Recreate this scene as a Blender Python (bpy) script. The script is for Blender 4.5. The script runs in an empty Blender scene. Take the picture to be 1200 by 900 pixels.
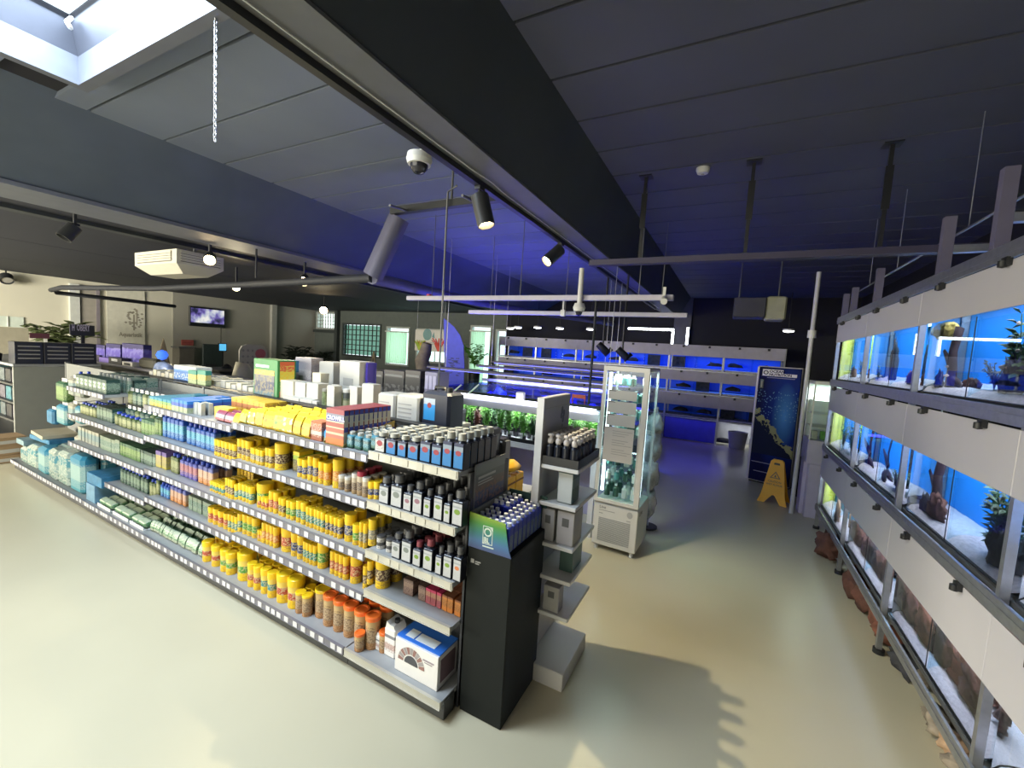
import bpy, math, random
from mathutils import Vector, Matrix, noise as mnoise
random.seed(7)
SC = bpy.context.scene
COL = SC.collection
PI = math.pi
# ------------------------------------------------------------------ camera
CAM_H = 1.8
YAW, PITCH, ROLL, FOC = -.47732517, .07931474, -.06204682, 496.63      # focal length in pixels of the 1200 wide frame
_fy = Vector((math.sin(YAW), math.cos(YAW), 0)); _rt = Vector((math.cos(YAW), -math.sin(YAW), 0)); _up = Vector((0, 0, 1))
FWD = _fy * math.cos(PITCH) - _up * math.sin(PITCH)
_dn = -(_up * math.cos(PITCH) + _fy * math.sin(PITCH))
RGT = math.cos(ROLL) * _rt + math.sin(ROLL) * _dn
DWN = -math.sin(ROLL) * _rt + math.cos(ROLL) * _dn
EYE = Vector((0, 0, CAM_H))
cam_d = bpy.data.cameras.new('camera'); cam = bpy.data.objects.new('camera', cam_d); COL.objects.link(cam)
cam.matrix_world = Matrix(((RGT.x, -DWN.x, -FWD.x, EYE.x), (RGT.y, -DWN.y, -FWD.y, EYE.y), (RGT.z, -DWN.z, -FWD.z, EYE.z), (0, 0, 0, 1)))
cam_d.sensor_width = 36; cam_d.lens = 36 * FOC / 1200; cam_d.clip_start = .05; cam_d.clip_end = 100
SC.camera = cam

def at(x, y, X=None, Y=None, Z=None):
    """the point of a wall, shelf or floor plane seen at a measured place"""
    d = RGT * ((x - 600) / FOC) + DWN * ((y - 450) / FOC) + FWD
    t = (X - EYE.x) / d.x if X is not None else (Y - EYE.y) / d.y if Y is not None else (Z - EYE.z) / d.z
    return EYE + d * t

# ------------------------------------------------------------------ light
SC.view_settings.view_transform = 'Standard'; SC.view_settings.look = 'None'
SC.view_settings.gamma = 1; SC.view_settings.use_curve_mapping = False
SC.view_settings.exposure = 0.0
W = bpy.data.worlds.new('sky'); SC.world = W; W.use_nodes = True
_bg = W.node_tree.nodes['Background']; _bg.inputs[0].default_value = (.86, .95, 1, 1); _bg.inputs[1].default_value = 2.4
SC.cycles.max_bounces = 9; SC.cycles.diffuse_bounces = 4; SC.cycles.glossy_bounces = 3; SC.cycles.transparent_max_bounces = 24
SC.cycles.transmission_bounces = 6; SC.cycles.caustics_reflective = False; SC.cycles.caustics_refractive = False
SC.cycles.sample_clamp_indirect = 4; SC.cycles.use_denoising = True

def light(name, kind, loc, energy, color, aim=None, **kw):
    d = bpy.data.lights.new(name, kind); d.energy = energy; d.color = color
    for k, v in kw.items(): setattr(d, k, v)
    o = bpy.data.objects.new(name, d); COL.objects.link(o); o.location = loc
    if aim is not None and abs(aim[0] - loc[0]) + abs(aim[1] - loc[1]) < 1e-6: o.rotation_euler = (0 if aim[2] < loc[2] else PI, 0, 0)
    elif aim is not None:
        o.rotation_euler = (Vector(aim) - Vector(loc)).to_track_quat('-Z', 'Y').to_euler()
    return o
DAY = (1, .95, .78)
light('daylight_shopfront', 'AREA', (-4.5, -3.85, 1.55), 300, DAY, (-4.5, 2, 1.2), shape='RECTANGLE', size=8, size_y=2.4)
light('daylight_skylight', 'AREA', (-2.785, .385, 3.54), 190, (.72, .86, 1), (-2.785, .385, 0), shape='RECTANGLE', size=1.56, size_y=1.36)
light('daylight_far_side', 'AREA', (-11, -3.85, 1.6), 1500, DAY, (-12, 4, 1.2), shape='RECTANGLE', size=5, size_y=2.4)
# row lamps of the wall of aquariums (inside the top of each tier)
TIERS = [(.285, .62, .93), (.975, 1.365, 1.59), (1.70, 2.10, 2.36)]     # glass bottom, glass top, cover top
for i, (a, b, c) in enumerate(TIERS):
    for k in range(4):
        y = 1.695 + 1.17 * k
        light('aquarium_lamp', 'AREA', (1.24, y, b + .105), (9, 9.5, 10)[i], (.80, .84, 1), (1.24, y, 0), shape='RECTANGLE', size=.3, size_y=1.05)
# blue lamps over the coral tank, plus added upward fill for light off water
BLUE = (.10, .12, 1)
for (x, y, z) in ((-2.6, 4.9, 1.46), (-2.6, 5.9, 1.49), (-2.85, 6.75, 1.54)):
    light('coral_lamp', 'AREA', (x, y, z), 300, BLUE, (x, y, 0), shape='RECTANGLE', size=2.0, size_y=.08, spread=math.radians(90))
    light('coral_bounce_fill', 'AREA', (x - .5, y, z + .2), 14, (.16, .14, 1), (x - .5, y, 4), shape='RECTANGLE', size=1.4, size_y=.1)
light('plant_lamp', 'AREA', (-1.95, 4.2, 1.15), 16, (.9, .95, 1), (-1.95, 4.15, 0), shape='RECTANGLE', size=2.2, size_y=.1)
for z, e in ((2.0, 9), (1.66, 9), (1.14, 8)):
    light('back_aquarium_lamp', 'AREA', (-2.2, 10.62, z), e, (.05, .20, 1), (-2.2, 10.62, 0), shape='RECTANGLE', size=6.4, size_y=.25, spread=math.radians(120))
light('back_floor_lamp', 'AREA', (-.6, 10.2, .62), 2, (.08, .06, 1), (-.6, 9.8, 0), shape='RECTANGLE', size=1.2, size_y=.1)

# ------------------------------------------------------------------ helpers
class MB:
    """collects simple shapes and links them as ONE mesh"""
    def __init__(s): s.v = []; s.f = []; s.m = []; s.sm = []
    def add(s, vs, fs, mi=0, smooth=False):
        n = len(s.v); s.v += [tuple(p) for p in vs]
        for f in fs: s.f.append([n + i for i in f]); s.m.append(mi); s.sm.append(smooth)
        return s
    def box(s, x0, x1, y0, y1, z0, z1, mi=0, skip=()):
        vs = [(x0, y0, z0), (x1, y0, z0), (x1, y1, z0), (x0, y1, z0), (x0, y0, z1), (x1, y0, z1), (x1, y1, z1), (x0, y1, z1)]
        fs = [(0, 3, 2, 1), (4, 5, 6, 7), (0, 1, 5, 4), (1, 2, 6, 5), (2, 3, 7, 6), (3, 0, 4, 7)]
        return s.add(vs, fs, mi)
    def bbox(s, x0, x1, y0, y1, z0, z1, b=.004, mi=0):
        """box with chamfered edges"""
        vs = []; 
        for z, q in ((z0, b), (z0 + b, 0), (z1 - b, 0), (z1, b)):
            i = q
            vs += [(x0 + b + i, y0 + i, z), (x1 - b - i, y0 + i, z), (x1 - i, y0 + b + i, z), (x1 - i, y1 - b - i, z),
                   (x1 - b - i, y1 - i, z), (x0 + b + i, y1 - i, z), (x0 + i, y1 - b - i, z), (x0 + i, y0 + b + i, z)]
        fs = [tuple(range(7, -1, -1)), tuple(range(24, 32))]
        for r in range(3):
            for k in range(8):
                a = r * 8 + k; c = r * 8 + (k + 1) % 8
                fs.append((a, c, c + 8, a + 8))
        return s.add(vs, fs, mi)
    def lathe(s, prof, n=12, mi=0, cx=0, cy=0, mis=None, sx=1, sy=1):
        """profile [(r, z)...]; each band keeps its own rings so edges stay crisp"""
        cs = [(math.cos(2 * PI * k / n), math.sin(2 * PI * k / n)) for k in range(n)]
        for j in range(len(prof) - 1):
            (r0, z0), (r1, z1) = prof[j], prof[j + 1]
            m = mis[j] if mis else mi
            if r0 < 1e-6 and r1 < 1e-6: continue
            if r0 < 1e-6 or r1 < 1e-6:
                r, z, zc = (r1, z1, z0) if r0 < 1e-6 else (r0, z0, z1)
                vs = [(cx + r * c * sx, cy + r * q * sy, z) for c, q in cs] + [(cx, cy, zc)]
                fs = [((k + 1) % n, k, n) if r0 < 1e-6 else (k, (k + 1) % n, n) for k in range(n)]
                s.add(vs, fs, m, False)
            else:
                vs = [(cx + r0 * c * sx, cy + r0 * q * sy, z0) for c, q in cs] + [(cx + r1 * c * sx, cy + r1 * q * sy, z1) for c, q in cs]
                s.add(vs, [(k, (k + 1) % n, n + (k + 1) % n, n + k) for k in range(n)], m, True)
        return s
    def cyl(s, cx, cy, z0, z1, r, r1=None, n=12, mi=0):
        r1 = r if r1 is None else r1
        return s.lathe([(0, z0), (r, z0), (r1, z1), (0, z1)], n, mi, cx, cy)
    def tube(s, pts, r, n=6, mi=0):
        pts = [Vector(p) for p in pts]; rings = []
        for i, p in enumerate(pts):
            d = (pts[min(i + 1, len(pts) - 1)] - pts[max(i - 1, 0)]).normalized()
            a = d.orthogonal().normalized(); b = d.cross(a)
            rr = r[i] if isinstance(r, (list, tuple)) else r
            rings += [p + (a * math.cos(2 * PI * k / n) + b * math.sin(2 * PI * k / n)) * rr for k in range(n)]
        fs = []
        for i in range(len(pts) - 1):
            for k in range(n):
                a, b = i * n + k, i * n + (k + 1) % n; fs.append((a, b, b + n, a + n))
        s.add(rings, fs, mi, True)
        L = len(pts) - 1
        s.add(rings[:n], [tuple(range(n - 1, -1, -1))], mi); s.add(rings[L * n:], [tuple(range(n))], mi)
        return s
    def prism(s, poly, h0, h1, axis='z', mi=0):
        """poly counter-clockwise in the two other axes, extruded along axis"""
        f = {'z': lambda p, h: (p[0], p[1], h), 'y': lambda p, h: (p[0], h, p[1]), 'x': lambda p, h: (h, p[0], p[1])}[axis]
        n = len(poly); vs = [f(p, h0) for p in poly] + [f(p, h1) for p in poly]
        fs = [tuple(range(n - 1, -1, -1)), tuple(range(n, 2 * n))] + [(k, (k + 1) % n, n + (k + 1) % n, n + k) for k in range(n)]
        if axis == 'y': fs = [tuple(reversed(q)) for q in fs]
        return s.add(vs, fs, mi)
    def quad(s, a, b, c, d, mi=0): return s.add([a, b, c, d], [(0, 1, 2, 3)], mi)
    def blob(s, c, r, seed=0, amp=.25, sub=2, mi=0, flat=None, freq=2.2):
        import bmesh
        bm = bmesh.new(); bmesh.ops.create_icosphere(bm, subdivisions=sub, radius=1)
        vs = []
        for v in bm.verts:
            q = 1 + amp * (mnoise.noise(v.co * freq + Vector((seed * 3.1, seed * 1.7, seed))) + .5 * mnoise.noise(v.co * freq * 2.3 + Vector((seed, 5, seed * 2))))
            p = Vector((v.co.x * r[0] * q, v.co.y * r[1] * q, v.co.z * r[2] * q))
            if flat is not None: p.z = max(p.z, flat)
            vs.append(Vector(c) + p)
        s.add(vs, [[v.index for v in f.verts] for f in bm.faces], mi, True); bm.free()
        return s
    def mesh(s, name, mats):
        me = bpy.data.meshes.new(name); me.from_pydata(s.v, [], s.f)
        for m in (mats if isinstance(mats, (list, tuple)) else [mats]): me.materials.append(m)
        me.polygons.foreach_set('material_index', s.m); me.polygons.foreach_set('use_smooth', s.sm); me.update()
        return me
    def obj(s, name, mats, parent=None, loc=None, rz=0, **tags):
        return put(name, s.mesh(name, mats), parent, loc, rz, **tags)

def put(name, me, parent=None, loc=None, rz=0, rot=None, **tags):
    o = bpy.data.objects.new(name, me); COL.objects.link(o)
    if parent is not None: o.parent = parent
    if loc is not None: o.location = loc
    if rot is not None: o.rotation_euler = rot
    elif rz: o.rotation_euler = (0, 0, rz)
    for k, v in tags.items():
        if v is not None: o[k] = v
    return o
def thing(name, label, cat, loc=(0, 0, 0), rz=0, group=None, rot=None):
    return put(name, None, None, loc, rz, rot=rot, label=label, category=cat, group=group)
def struct(name, mb, mat_, **k): return mb.obj(name, mat_, kind='structure', **k)

# ------------------------------------------------------------------ materials
_M = {}
def mat(key, color, rough=.5, metal=0, emit=None, es=0, var=.06, scale=9, bump=0, spec=.5, alpha=None):
    if key in _M: return _M[key]
    m = bpy.data.materials.new(key); m.use_nodes = True; nt = m.node_tree; b = nt.nodes['Principled BSDF']
    c = (*color, 1)
    b.inputs['Base Color'].default_value = c; b.inputs['Roughness'].default_value = rough; b.inputs['Metallic'].default_value = metal
    b.inputs['Specular IOR Level'].default_value = spec
    if var or bump:
        tc = nt.nodes.new('ShaderNodeTexCoord'); nz = nt.nodes.new('ShaderNodeTexNoise'); nz.inputs['Scale'].default_value = scale; nz.inputs['Detail'].default_value = 3
        nt.links.new(tc.outputs['Object'], nz.inputs['Vector'])
        if var:
            r = nt.nodes.new('ShaderNodeValToRGB'); r.color_ramp.elements[0].position = .3; r.color_ramp.elements[1].position = .7
            r.color_ramp.elements[0].color = (*[x * (1 - var) for x in color], 1); r.color_ramp.elements[1].color = (*[min(1, x * (1 + var)) for x in color], 1)
            nt.links.new(nz.outputs['Fac'], r.inputs['Fac']); nt.links.new(r.outputs['Color'], b.inputs['Base Color'])
        if bump:
            bp = nt.nodes.new('ShaderNodeBump'); bp.inputs['Strength'].default_value = bump; bp.inputs['Distance'].default_value = .02
            nt.links.new(nz.outputs['Fac'], bp.inputs['Height']); nt.links.new(bp.outputs['Normal'], b.inputs['Normal'])
    if emit: b.inputs['Emission Color'].default_value = (*emit, 1); b.inputs['Emission Strength'].default_value = es
    _M[key] = m; return m
def pmat(key, bands, axis='Z', speck=None, rough=.4, size=30, sz=2.2):
    """a printed pack: colour bands along one axis of the thing, with small print (speck = [(lo, hi, colour)]) in some of them"""
    if key in _M: return _M[key]
    m = bpy.data.materials.new(key); m.use_nodes = True; nt = m.node_tree; b = nt.nodes['Principled BSDF']; b.inputs['Roughness'].default_value = rough
    tc = nt.nodes.new('ShaderNodeTexCoord'); sx = nt.nodes.new('ShaderNodeSeparateXYZ'); nt.links.new(tc.outputs['Generated'], sx.inputs[0])
    r = nt.nodes.new('ShaderNodeValToRGB'); r.color_ramp.interpolation = 'CONSTANT'
    e = r.color_ramp.elements
    for i, (p, c) in enumerate(bands):
        q = e[i] if i < 2 else e.new(p)
        q.position = p; q.color = (*c, 1)
    if len(bands) == 1: e[1].position = 1; e[1].color = (*bands[0][1], 1)
    nt.links.new(sx.outputs[axis], r.inputs['Fac']); out = r.outputs['Color']
    for (lo, hi, c) in (speck or ()):
        nz = nt.nodes.new('ShaderNodeTexNoise'); nz.inputs['Scale'].default_value = size * 1.7; nz.inputs['Detail'].default_value = 1
        mp = nt.nodes.new('ShaderNodeMapping'); mp.inputs['Scale'].default_value = (1, 1, sz); nt.links.new(tc.outputs['Object'], mp.inputs['Vector']); nt.links.new(mp.outputs['Vector'], nz.inputs['Vector'])
        def mth(op, a, v):
            n = nt.nodes.new('ShaderNodeMath'); n.operation = op; nt.links.new(a, n.inputs[0])
            if isinstance(v, float): n.inputs[1].default_value = v
            else: nt.links.new(v, n.inputs[1])
            return n.outputs[0]
        k = mth('GREATER_THAN', nz.outputs['Fac'], .52)
        k = mth('MULTIPLY', k, mth('MULTIPLY', mth('GREATER_THAN', sx.outputs[axis], float(lo)), mth('LESS_THAN', sx.outputs[axis], float(hi))))
        mx = nt.nodes.new('ShaderNodeMix'); mx.data_type = 'RGBA'; nt.links.new(mth('MULTIPLY', k, .62), mx.inputs['Factor']); nt.links.new(out, mx.inputs['A']); mx.inputs['B'].default_value = (*c, 1)
        out = mx.outputs['Result']
    nt.links.new(out, b.inputs['Base Color'])
    _M[key] = m; return m
def glassmat(key, tint=(.93, .97, .98), gloss=.10, rough=.01):
    if key in _M: return _M[key]
    m = bpy.data.materials.new(key); m.use_nodes = True; nt = m.node_tree; nt.nodes.clear()
    o = nt.nodes.new('ShaderNodeOutputMaterial'); t = nt.nodes.new('ShaderNodeBsdfTransparent'); g = nt.nodes.new('ShaderNodeBsdfGlossy'); x = nt.nodes.new('ShaderNodeMixShader')
    lw = nt.nodes.new('ShaderNodeLayerWeight'); lw.inputs['Blend'].default_value = .5
    pw = nt.nodes.new('ShaderNodeMath'); pw.operation = 'POWER'; pw.inputs[1].default_value = 4; nt.links.new(lw.outputs['Facing'], pw.inputs[0])
    f = nt.nodes.new('ShaderNodeMath'); f.operation = 'MULTIPLY_ADD'; f.inputs[1].default_value = .42 if gloss else .18; f.inputs[2].default_value = gloss * .12; nt.links.new(pw.outputs[0], f.inputs[0])
    t.inputs['Color'].default_value = (*tint, 1); g.inputs['Roughness'].default_value = rough; g.inputs['Color'].default_value = (1, 1, 1, 1)
    nt.links.new(f.outputs[0], x.inputs[0]); nt.links.new(t.outputs[0], x.inputs[1]); nt.links.new(g.outputs[0], x.inputs[2]); nt.links.new(x.outputs[0], o.inputs[0])
    _M[key] = m; return m
def emat(key, color, s): return mat(key, color, .5, emit=color, es=s, var=0)

m_dark = mat('black_plastic', (.012, .013, .016), .45)
m_white = mat('white_plastic', (.72, .72, .70), .4, var=.03)
m_alu = mat('brushed_aluminium', (.42, .43, .46), .38, .85, var=.08, scale=30)
m_steel = mat('grey_steel', (.16, .165, .17), .45, .2)
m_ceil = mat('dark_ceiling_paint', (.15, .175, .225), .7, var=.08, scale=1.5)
m_ceilR = mat('shaded_ceiling_paint', (.085, .09, .125), .7, var=.08, scale=1.5)  # same ceiling paint, lack of skylight on this side put into a darker colour
m_beam = mat('charcoal_beam_paint', (.035, .042, .05), .75, var=.1, scale=2)
m_glass = glassmat('clear_glass')
m_day = emat('daylight_pane', (.9, .97, 1), 2.2)

# ------------------------------------------------------------------ the hall
fl = mat('epoxy_floor', (.56, .515, .375), .28, var=.05, scale=.9, bump=.02)
struct('floor', MB().box(-15.2, 2.4, -4.2, 11.9, -.2, 0), fl)
m_wallw = mat('cream_wall_paint', (.74, .71, .60), .8, var=.03, scale=1)
m_wallg = mat('grey_wall_paint', (.40, .385, .34), .8, var=.04, scale=1)
m_wallk = mat('black_wall_paint', (.006, .006, .012), .8)
b = MB().box(-15.2, -15, -4.2, 6.62, 0, 3.4); struct('wall_left', b, m_wallw)
b = MB().box(-15.2, -14.98, 6.62, 9.62, 0, 3.4); struct('wall_left_grey', b, m_wallg)
struct('wall_left_end', MB().box(-15.05, -14.85, 9.62, 9.8, 0, 3.4), mat('pale_wall_edge', (.45, .45, .42), .8))
struct('wall_left_far', MB().box(-15.2, -15, 9.8, 11.9, 0, 3.4), m_wallg)
struct('wall_right', MB().box(2.2, 2.4, -4.2, 11.9, 0, 3.4), m_wallk)
struct('wall_front', MB().box(-15, 2.2, -4.2, -4.0, 0, 3.4), m_wallw)
# ceiling: slab over everything with a hole for the skylight, panels below it with open joints
sl = MB()
SX0, SX1, SY0, SY1 = -3.62, -1.95, -.35, 1.12
H0, H1, H2, H3 = SX0 - .061, SX1 + .061, SY0 - .061, SY1 + .061
sl.box(-15.2, H0, -4.2, 11.9, 3.33, 3.45); sl.box(H1, 2.4, -4.2, 11.9, 3.33, 3.45)
sl.box(H0, H1, -4.2, H2, 3.33, 3.45); sl.box(H0, H1, H3, 11.9, 3.33, 3.45)
ceil = struct('ceiling', sl, mat('joint_black', (.01, .01, .014), .9))
y = 1.80 - .45 * 8
JG = .010
while y < 11.4:
    if y > -2.5:
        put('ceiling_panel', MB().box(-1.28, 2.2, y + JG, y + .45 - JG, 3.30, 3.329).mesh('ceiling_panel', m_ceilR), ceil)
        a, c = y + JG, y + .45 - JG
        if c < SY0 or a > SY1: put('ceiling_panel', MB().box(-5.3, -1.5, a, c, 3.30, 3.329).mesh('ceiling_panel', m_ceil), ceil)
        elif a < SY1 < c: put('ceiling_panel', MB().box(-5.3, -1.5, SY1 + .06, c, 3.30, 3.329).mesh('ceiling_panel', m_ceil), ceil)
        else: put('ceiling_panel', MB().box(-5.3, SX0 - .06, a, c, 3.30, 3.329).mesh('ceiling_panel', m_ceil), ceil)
    y += .45
for i, x0 in enumerate((-15.0, -12.0, -9.0)):
    put('ceiling_panel', MB().box(x0 + .01, x0 + 2.99, -4, 11.6, 2.90, 2.94).mesh('ceiling_panel', mat('low_ceiling_navy', (.014, .017, .032), .8)), ceil)
# skylight: white rim, curb and pane
m_curb = mat('skylight_curb_white', (.12, .13, .16), .6)
sk = MB()
sk.box(SX0 - .06, SX0, SY0, SY1 + .06, 3.22, 3.585); sk.box(SX0, SX1, SY1, SY1 + .06, 3.22, 3.585); sk.box(SX1, SX1 + .06, SY0, SY1 + .06, 3.22, 3.585); sk.box(SX0, SX1, SY0 - .06, SY0, 3.22, 3.585)
sky_o = struct('window_1', sk, m_curb)
fr = MB(); w = .05
o_ = [(SX0, SY0), (SX1, SY0), (SX1, SY1), (SX0, SY1)]; i_ = [(SX0 + w, SY0 + w), (SX1 - w, SY0 + w), (SX1 - w, SY1 - w), (SX0 + w, SY1 - w)]
for k in range(4):
    A, B, C_, D = o_[k], o_[(k + 1) % 4], i_[(k + 1) % 4], i_[k]
    fr.add([(*A, 3.38), (*B, 3.38), (*C_, 3.56), (*D, 3.56), (*A, 3.39), (*B, 3.39), (*C_, 3.57), (*D, 3.57)], [(0, 1, 2, 3), (7, 6, 5, 4), (0, 3, 7, 4), (1, 5, 6, 2), (2, 6, 7, 3), (0, 4, 5, 1)])
fr.obj('skylight_frame', mat('skylight_reveal_grey', (.055, .06, .08), .6), sky_o)
MB().box(SX0 + .04, SX1 - .04, SY0 + .04, SY1 - .04, 3.572, 3.58).obj('skylight_pane', glassmat('skylight_glass', (.95, .98, 1)), sky_o)
MB().tube([(SX0 + .12, SY1 - .06, 3.52), (SX0 + .15, SY1 - .09, 3.47), (SX0 + .17, SY1 - .08, 3.44)], .012).obj('skylight_handle', m_white, sky_o)
# beams
b = MB(); P = [(-1.53, 2.85), (-1.28, 2.85), (-1.02, 3.33), (-1.85, 3.33)]
b.prism(P, -4, 11.6, 'y'); struct('ceiling_beam_1', b, m_beam)
struct('trim_1', MB().box(-1.535, -1.275, -4, 11.6, 2.835, 2.849), mat('beam_soffit_floorlit', (.14, .145, .155), .6))  # underside of the beam, light off the floor put into its paler grey
b = MB(); b.prism([(-5.55, 2.85), (-5.0, 2.85), (-4.15, 3.33), (-6.4, 3.33)], -4, 11.6, 'y'); struct('ceiling_beam_2', b, mat('slate_beam_paint', (.08, .10, .135), .75, var=.1, scale=2))
struct('trim_2', MB().box(-5.56, -4.98, -4, 11.6, 2.815, 2.849), mat('beam_soffit_slate', (.14, .15, .18), .6))
struct('ceiling_edge_beam', MB().box(-6.45, -6.3, -4, 11.6, 2.86, 3.33), m_beam)
# track under the beam and conduit
# ------------------------------------------------------------------ wall of aquariums
m_cover = mat('cover_panel_white', (.52, .505, .55), .42, var=.03, scale=2)  # white covers, purple cast of the blue lighting put into the colour
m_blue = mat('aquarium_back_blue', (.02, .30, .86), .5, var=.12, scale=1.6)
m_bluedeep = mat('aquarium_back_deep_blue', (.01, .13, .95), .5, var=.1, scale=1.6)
m_bluelow = mat('aquarium_back_dim', (.012, .16, .24), .5, var=.15, scale=2)  # weaker light of the bottom tier put into a darker back colour
m_sand = mat('white_sand', (.80, .72, .74), .9, var=.15, scale=30, bump=.6)
m_water = bpy.data.materials.new('aquarium_water'); m_water.use_nodes = True
_wb = m_water.node_tree.nodes['Principled BSDF']; _wb.inputs['Base Color'].default_value = (.93, .98, 1, 1); _wb.inputs['Roughness'].default_value = 0; _wb.inputs['IOR'].default_value = 1.33; _wb.inputs['Transmission Weight'].default_value = 1
m_yel = mat('yellow_lit_end_view', (.70, .80, .12), .5, var=.25, scale=7)  # yellow-lit view in the far end glass, painted as an opaque colour
m_rock = [mat('rock_%d' % i, c, .9, var=.35, scale=14, bump=.8) for i, c in enumerate([(.12, .050, .035), (.20, .20, .18), (.20, .075, .045), (.30, .25, .19), (.05, .05, .055), (.035, .04, .11), (.55, .36, .22)])]
m_wood = mat('bogwood', (.045, .026, .028), .85, var=.4, scale=12, bump=.7)
m_leaf = mat('dark_leaf', (.035, .10, .035), .6, var=.4, scale=20)
m_leafg = mat('bright_leaf', (.13, .36, .055), .55, var=.35, scale=20)
m_leafr = mat('reddish_leaf', (.22, .07, .05), .55, var=.35, scale=20)
PY = [1.11, 2.28, 3.45, 4.62, 5.79]
RX0, RX1 = .98, 1.55
rack = thing('aquarium_rack', 'long three tier rack of bright aquariums with pale covers along the wall', 'rack', (RX0, 3.45, 0))
def RB(name, mb, m, parent=None, **k): return mb.obj(name, m, parent or rack, (-RX0, -3.45, 0) if (parent or rack) is rack else None, **k)
for y in PY:
    p = RB('post', MB().box(RX0, RX0 + .03, y - .013, y + .013, 0, 2.37), m_alu)
    RB('foot', MB().cyl(RX0 + .018, y, 0, .03, .032), m_dark)
    RB('post', MB().box(RX1 - .03, RX1, y - .018, y + .018, 0, 2.37), m_alu)
for i, (a, g, c) in enumerate(TIERS):
    r = RB('rail', MB().box(RX0 - .012, RX0 - .0005, PY[0] - .1, PY[-1] + .02, a - .07, a - .001).box(RX0 - .016, RX0 - .012, PY[0] - .1, PY[-1] + .02, a - .045, a - .028), m_alu)
    RB('deck', MB().box(RX0 + .036, RX1 - .031, PY[0] - .1, PY[-1], a - .03, a - .008), m_steel)
    for k in range(4):
        y0, y1 = PY[k] + .02, PY[k + 1] - .02
        top = c - .06 if i == 2 else TIERS[i + 1][0] - .08
        cp = RB('cover_panel', MB().bbox(RX0 - .006, RX0 - .0005, y0 - .018, y1 + .018, g, top, .002), m_cover)
        for q in (.2, .75):
            kb = MB(); yy = y0 + q * (y1 - y0); kb.box(-.02, 0, yy - .02, yy + .02, top - .025, top + .01); kb.lathe([(0, top - .035), (.016, top - .03), (.016, top - .005), (0, top)], 8, 0, -.022, yy)
            kb.v = [(x + RX0 - .007, yq, z) for x, yq, z in kb.v]
            kb.obj('clip', m_dark, cp)
RB('top_rail', MB().box(RX0 - .015, RX0 - .0005, PY[0] - .1, PY[-1] + .02, 2.305, 2.375).box(RX0 - .018, RX0 - .015, PY[0] - .1, PY[-1] + .02, 2.33, 2.345), m_alu)
for y, h in ((2.72, 2.74), (3.30, 2.70), (4.55, 2.66), (5.35, 2.63), (5.72, 2.62), (2.1, 2.75)):
    RB('stub_post', MB().box(RX0, RX0 + .05, y - .022, y + .022, 2.376, h), mat('violet_grey_aluminium', (.16, .15, .23), .45, .3))
RB('crossbar', MB().box(RX0 + .05, RX1, 2.70, 2.74, 2.50, 2.54), m_alu); RB('crossbar', MB().box(RX0 + .05, RX1, 3.28, 3.32, 2.50, 2.54), m_alu)
RB('cable_rail', MB().tube([(1.12, 1.2, 2.66), (1.12, 5.8, 2.66)], .008), m_alu)
for y in (2.2, 3.4, 4.6, 5.4): RB('hanger_wire', MB().tube([(1.12, y, 2.66), (1.12, y, 3.30)], .003, 4), m_alu)
BAY = ['nearest the camera', 'third from the far end', 'second from the far end', 'at the far end']
TIER = ['bottom', 'middle', 'top']
def leafy(mb, c, h, n, r, leaf, seed, mi=0, stem=True):
    """a bushy water plant: arching stalks with pairs of leaves"""
    rnd = random.Random(seed); c = Vector(c)
    for k in range(n):
        a = rnd.uniform(0, 2 * PI); d = Vector((math.cos(a), math.sin(a), 0)); hh = h * rnd.uniform(.55, 1); rr = r * rnd.uniform(.2, 1)
        pts = [c + d * (rr * t * t) + Vector((0, 0, hh * t)) for t in (0, .35, .7, 1)]
        if stem: mb.tube(pts, .0035, 4, mi)
        for t in (.3, .5, .7, .85, 1):
            p = c + d * (rr * t * t) + Vector((0, 0, hh * t))
            for s in (1, -1):
                b = a + s * rnd.uniform(.5, 1.6); e = Vector((math.cos(b), math.sin(b), rnd.uniform(-.1, .6))); L = leaf * rnd.uniform(.6, 1.1)
                w = e.cross(Vector((0, 0, 1))).normalized() * L * .28
                q = p + e * L * .5; mb.add([p, q + w, p + e * L + Vector((0, 0, -.15 * L)), q - w, q + Vector((0, 0, .08 * L))], [(0, 1, 4), (1, 2, 4), (2, 3, 4), (3, 0, 4)], mi)
    return mb
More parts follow.
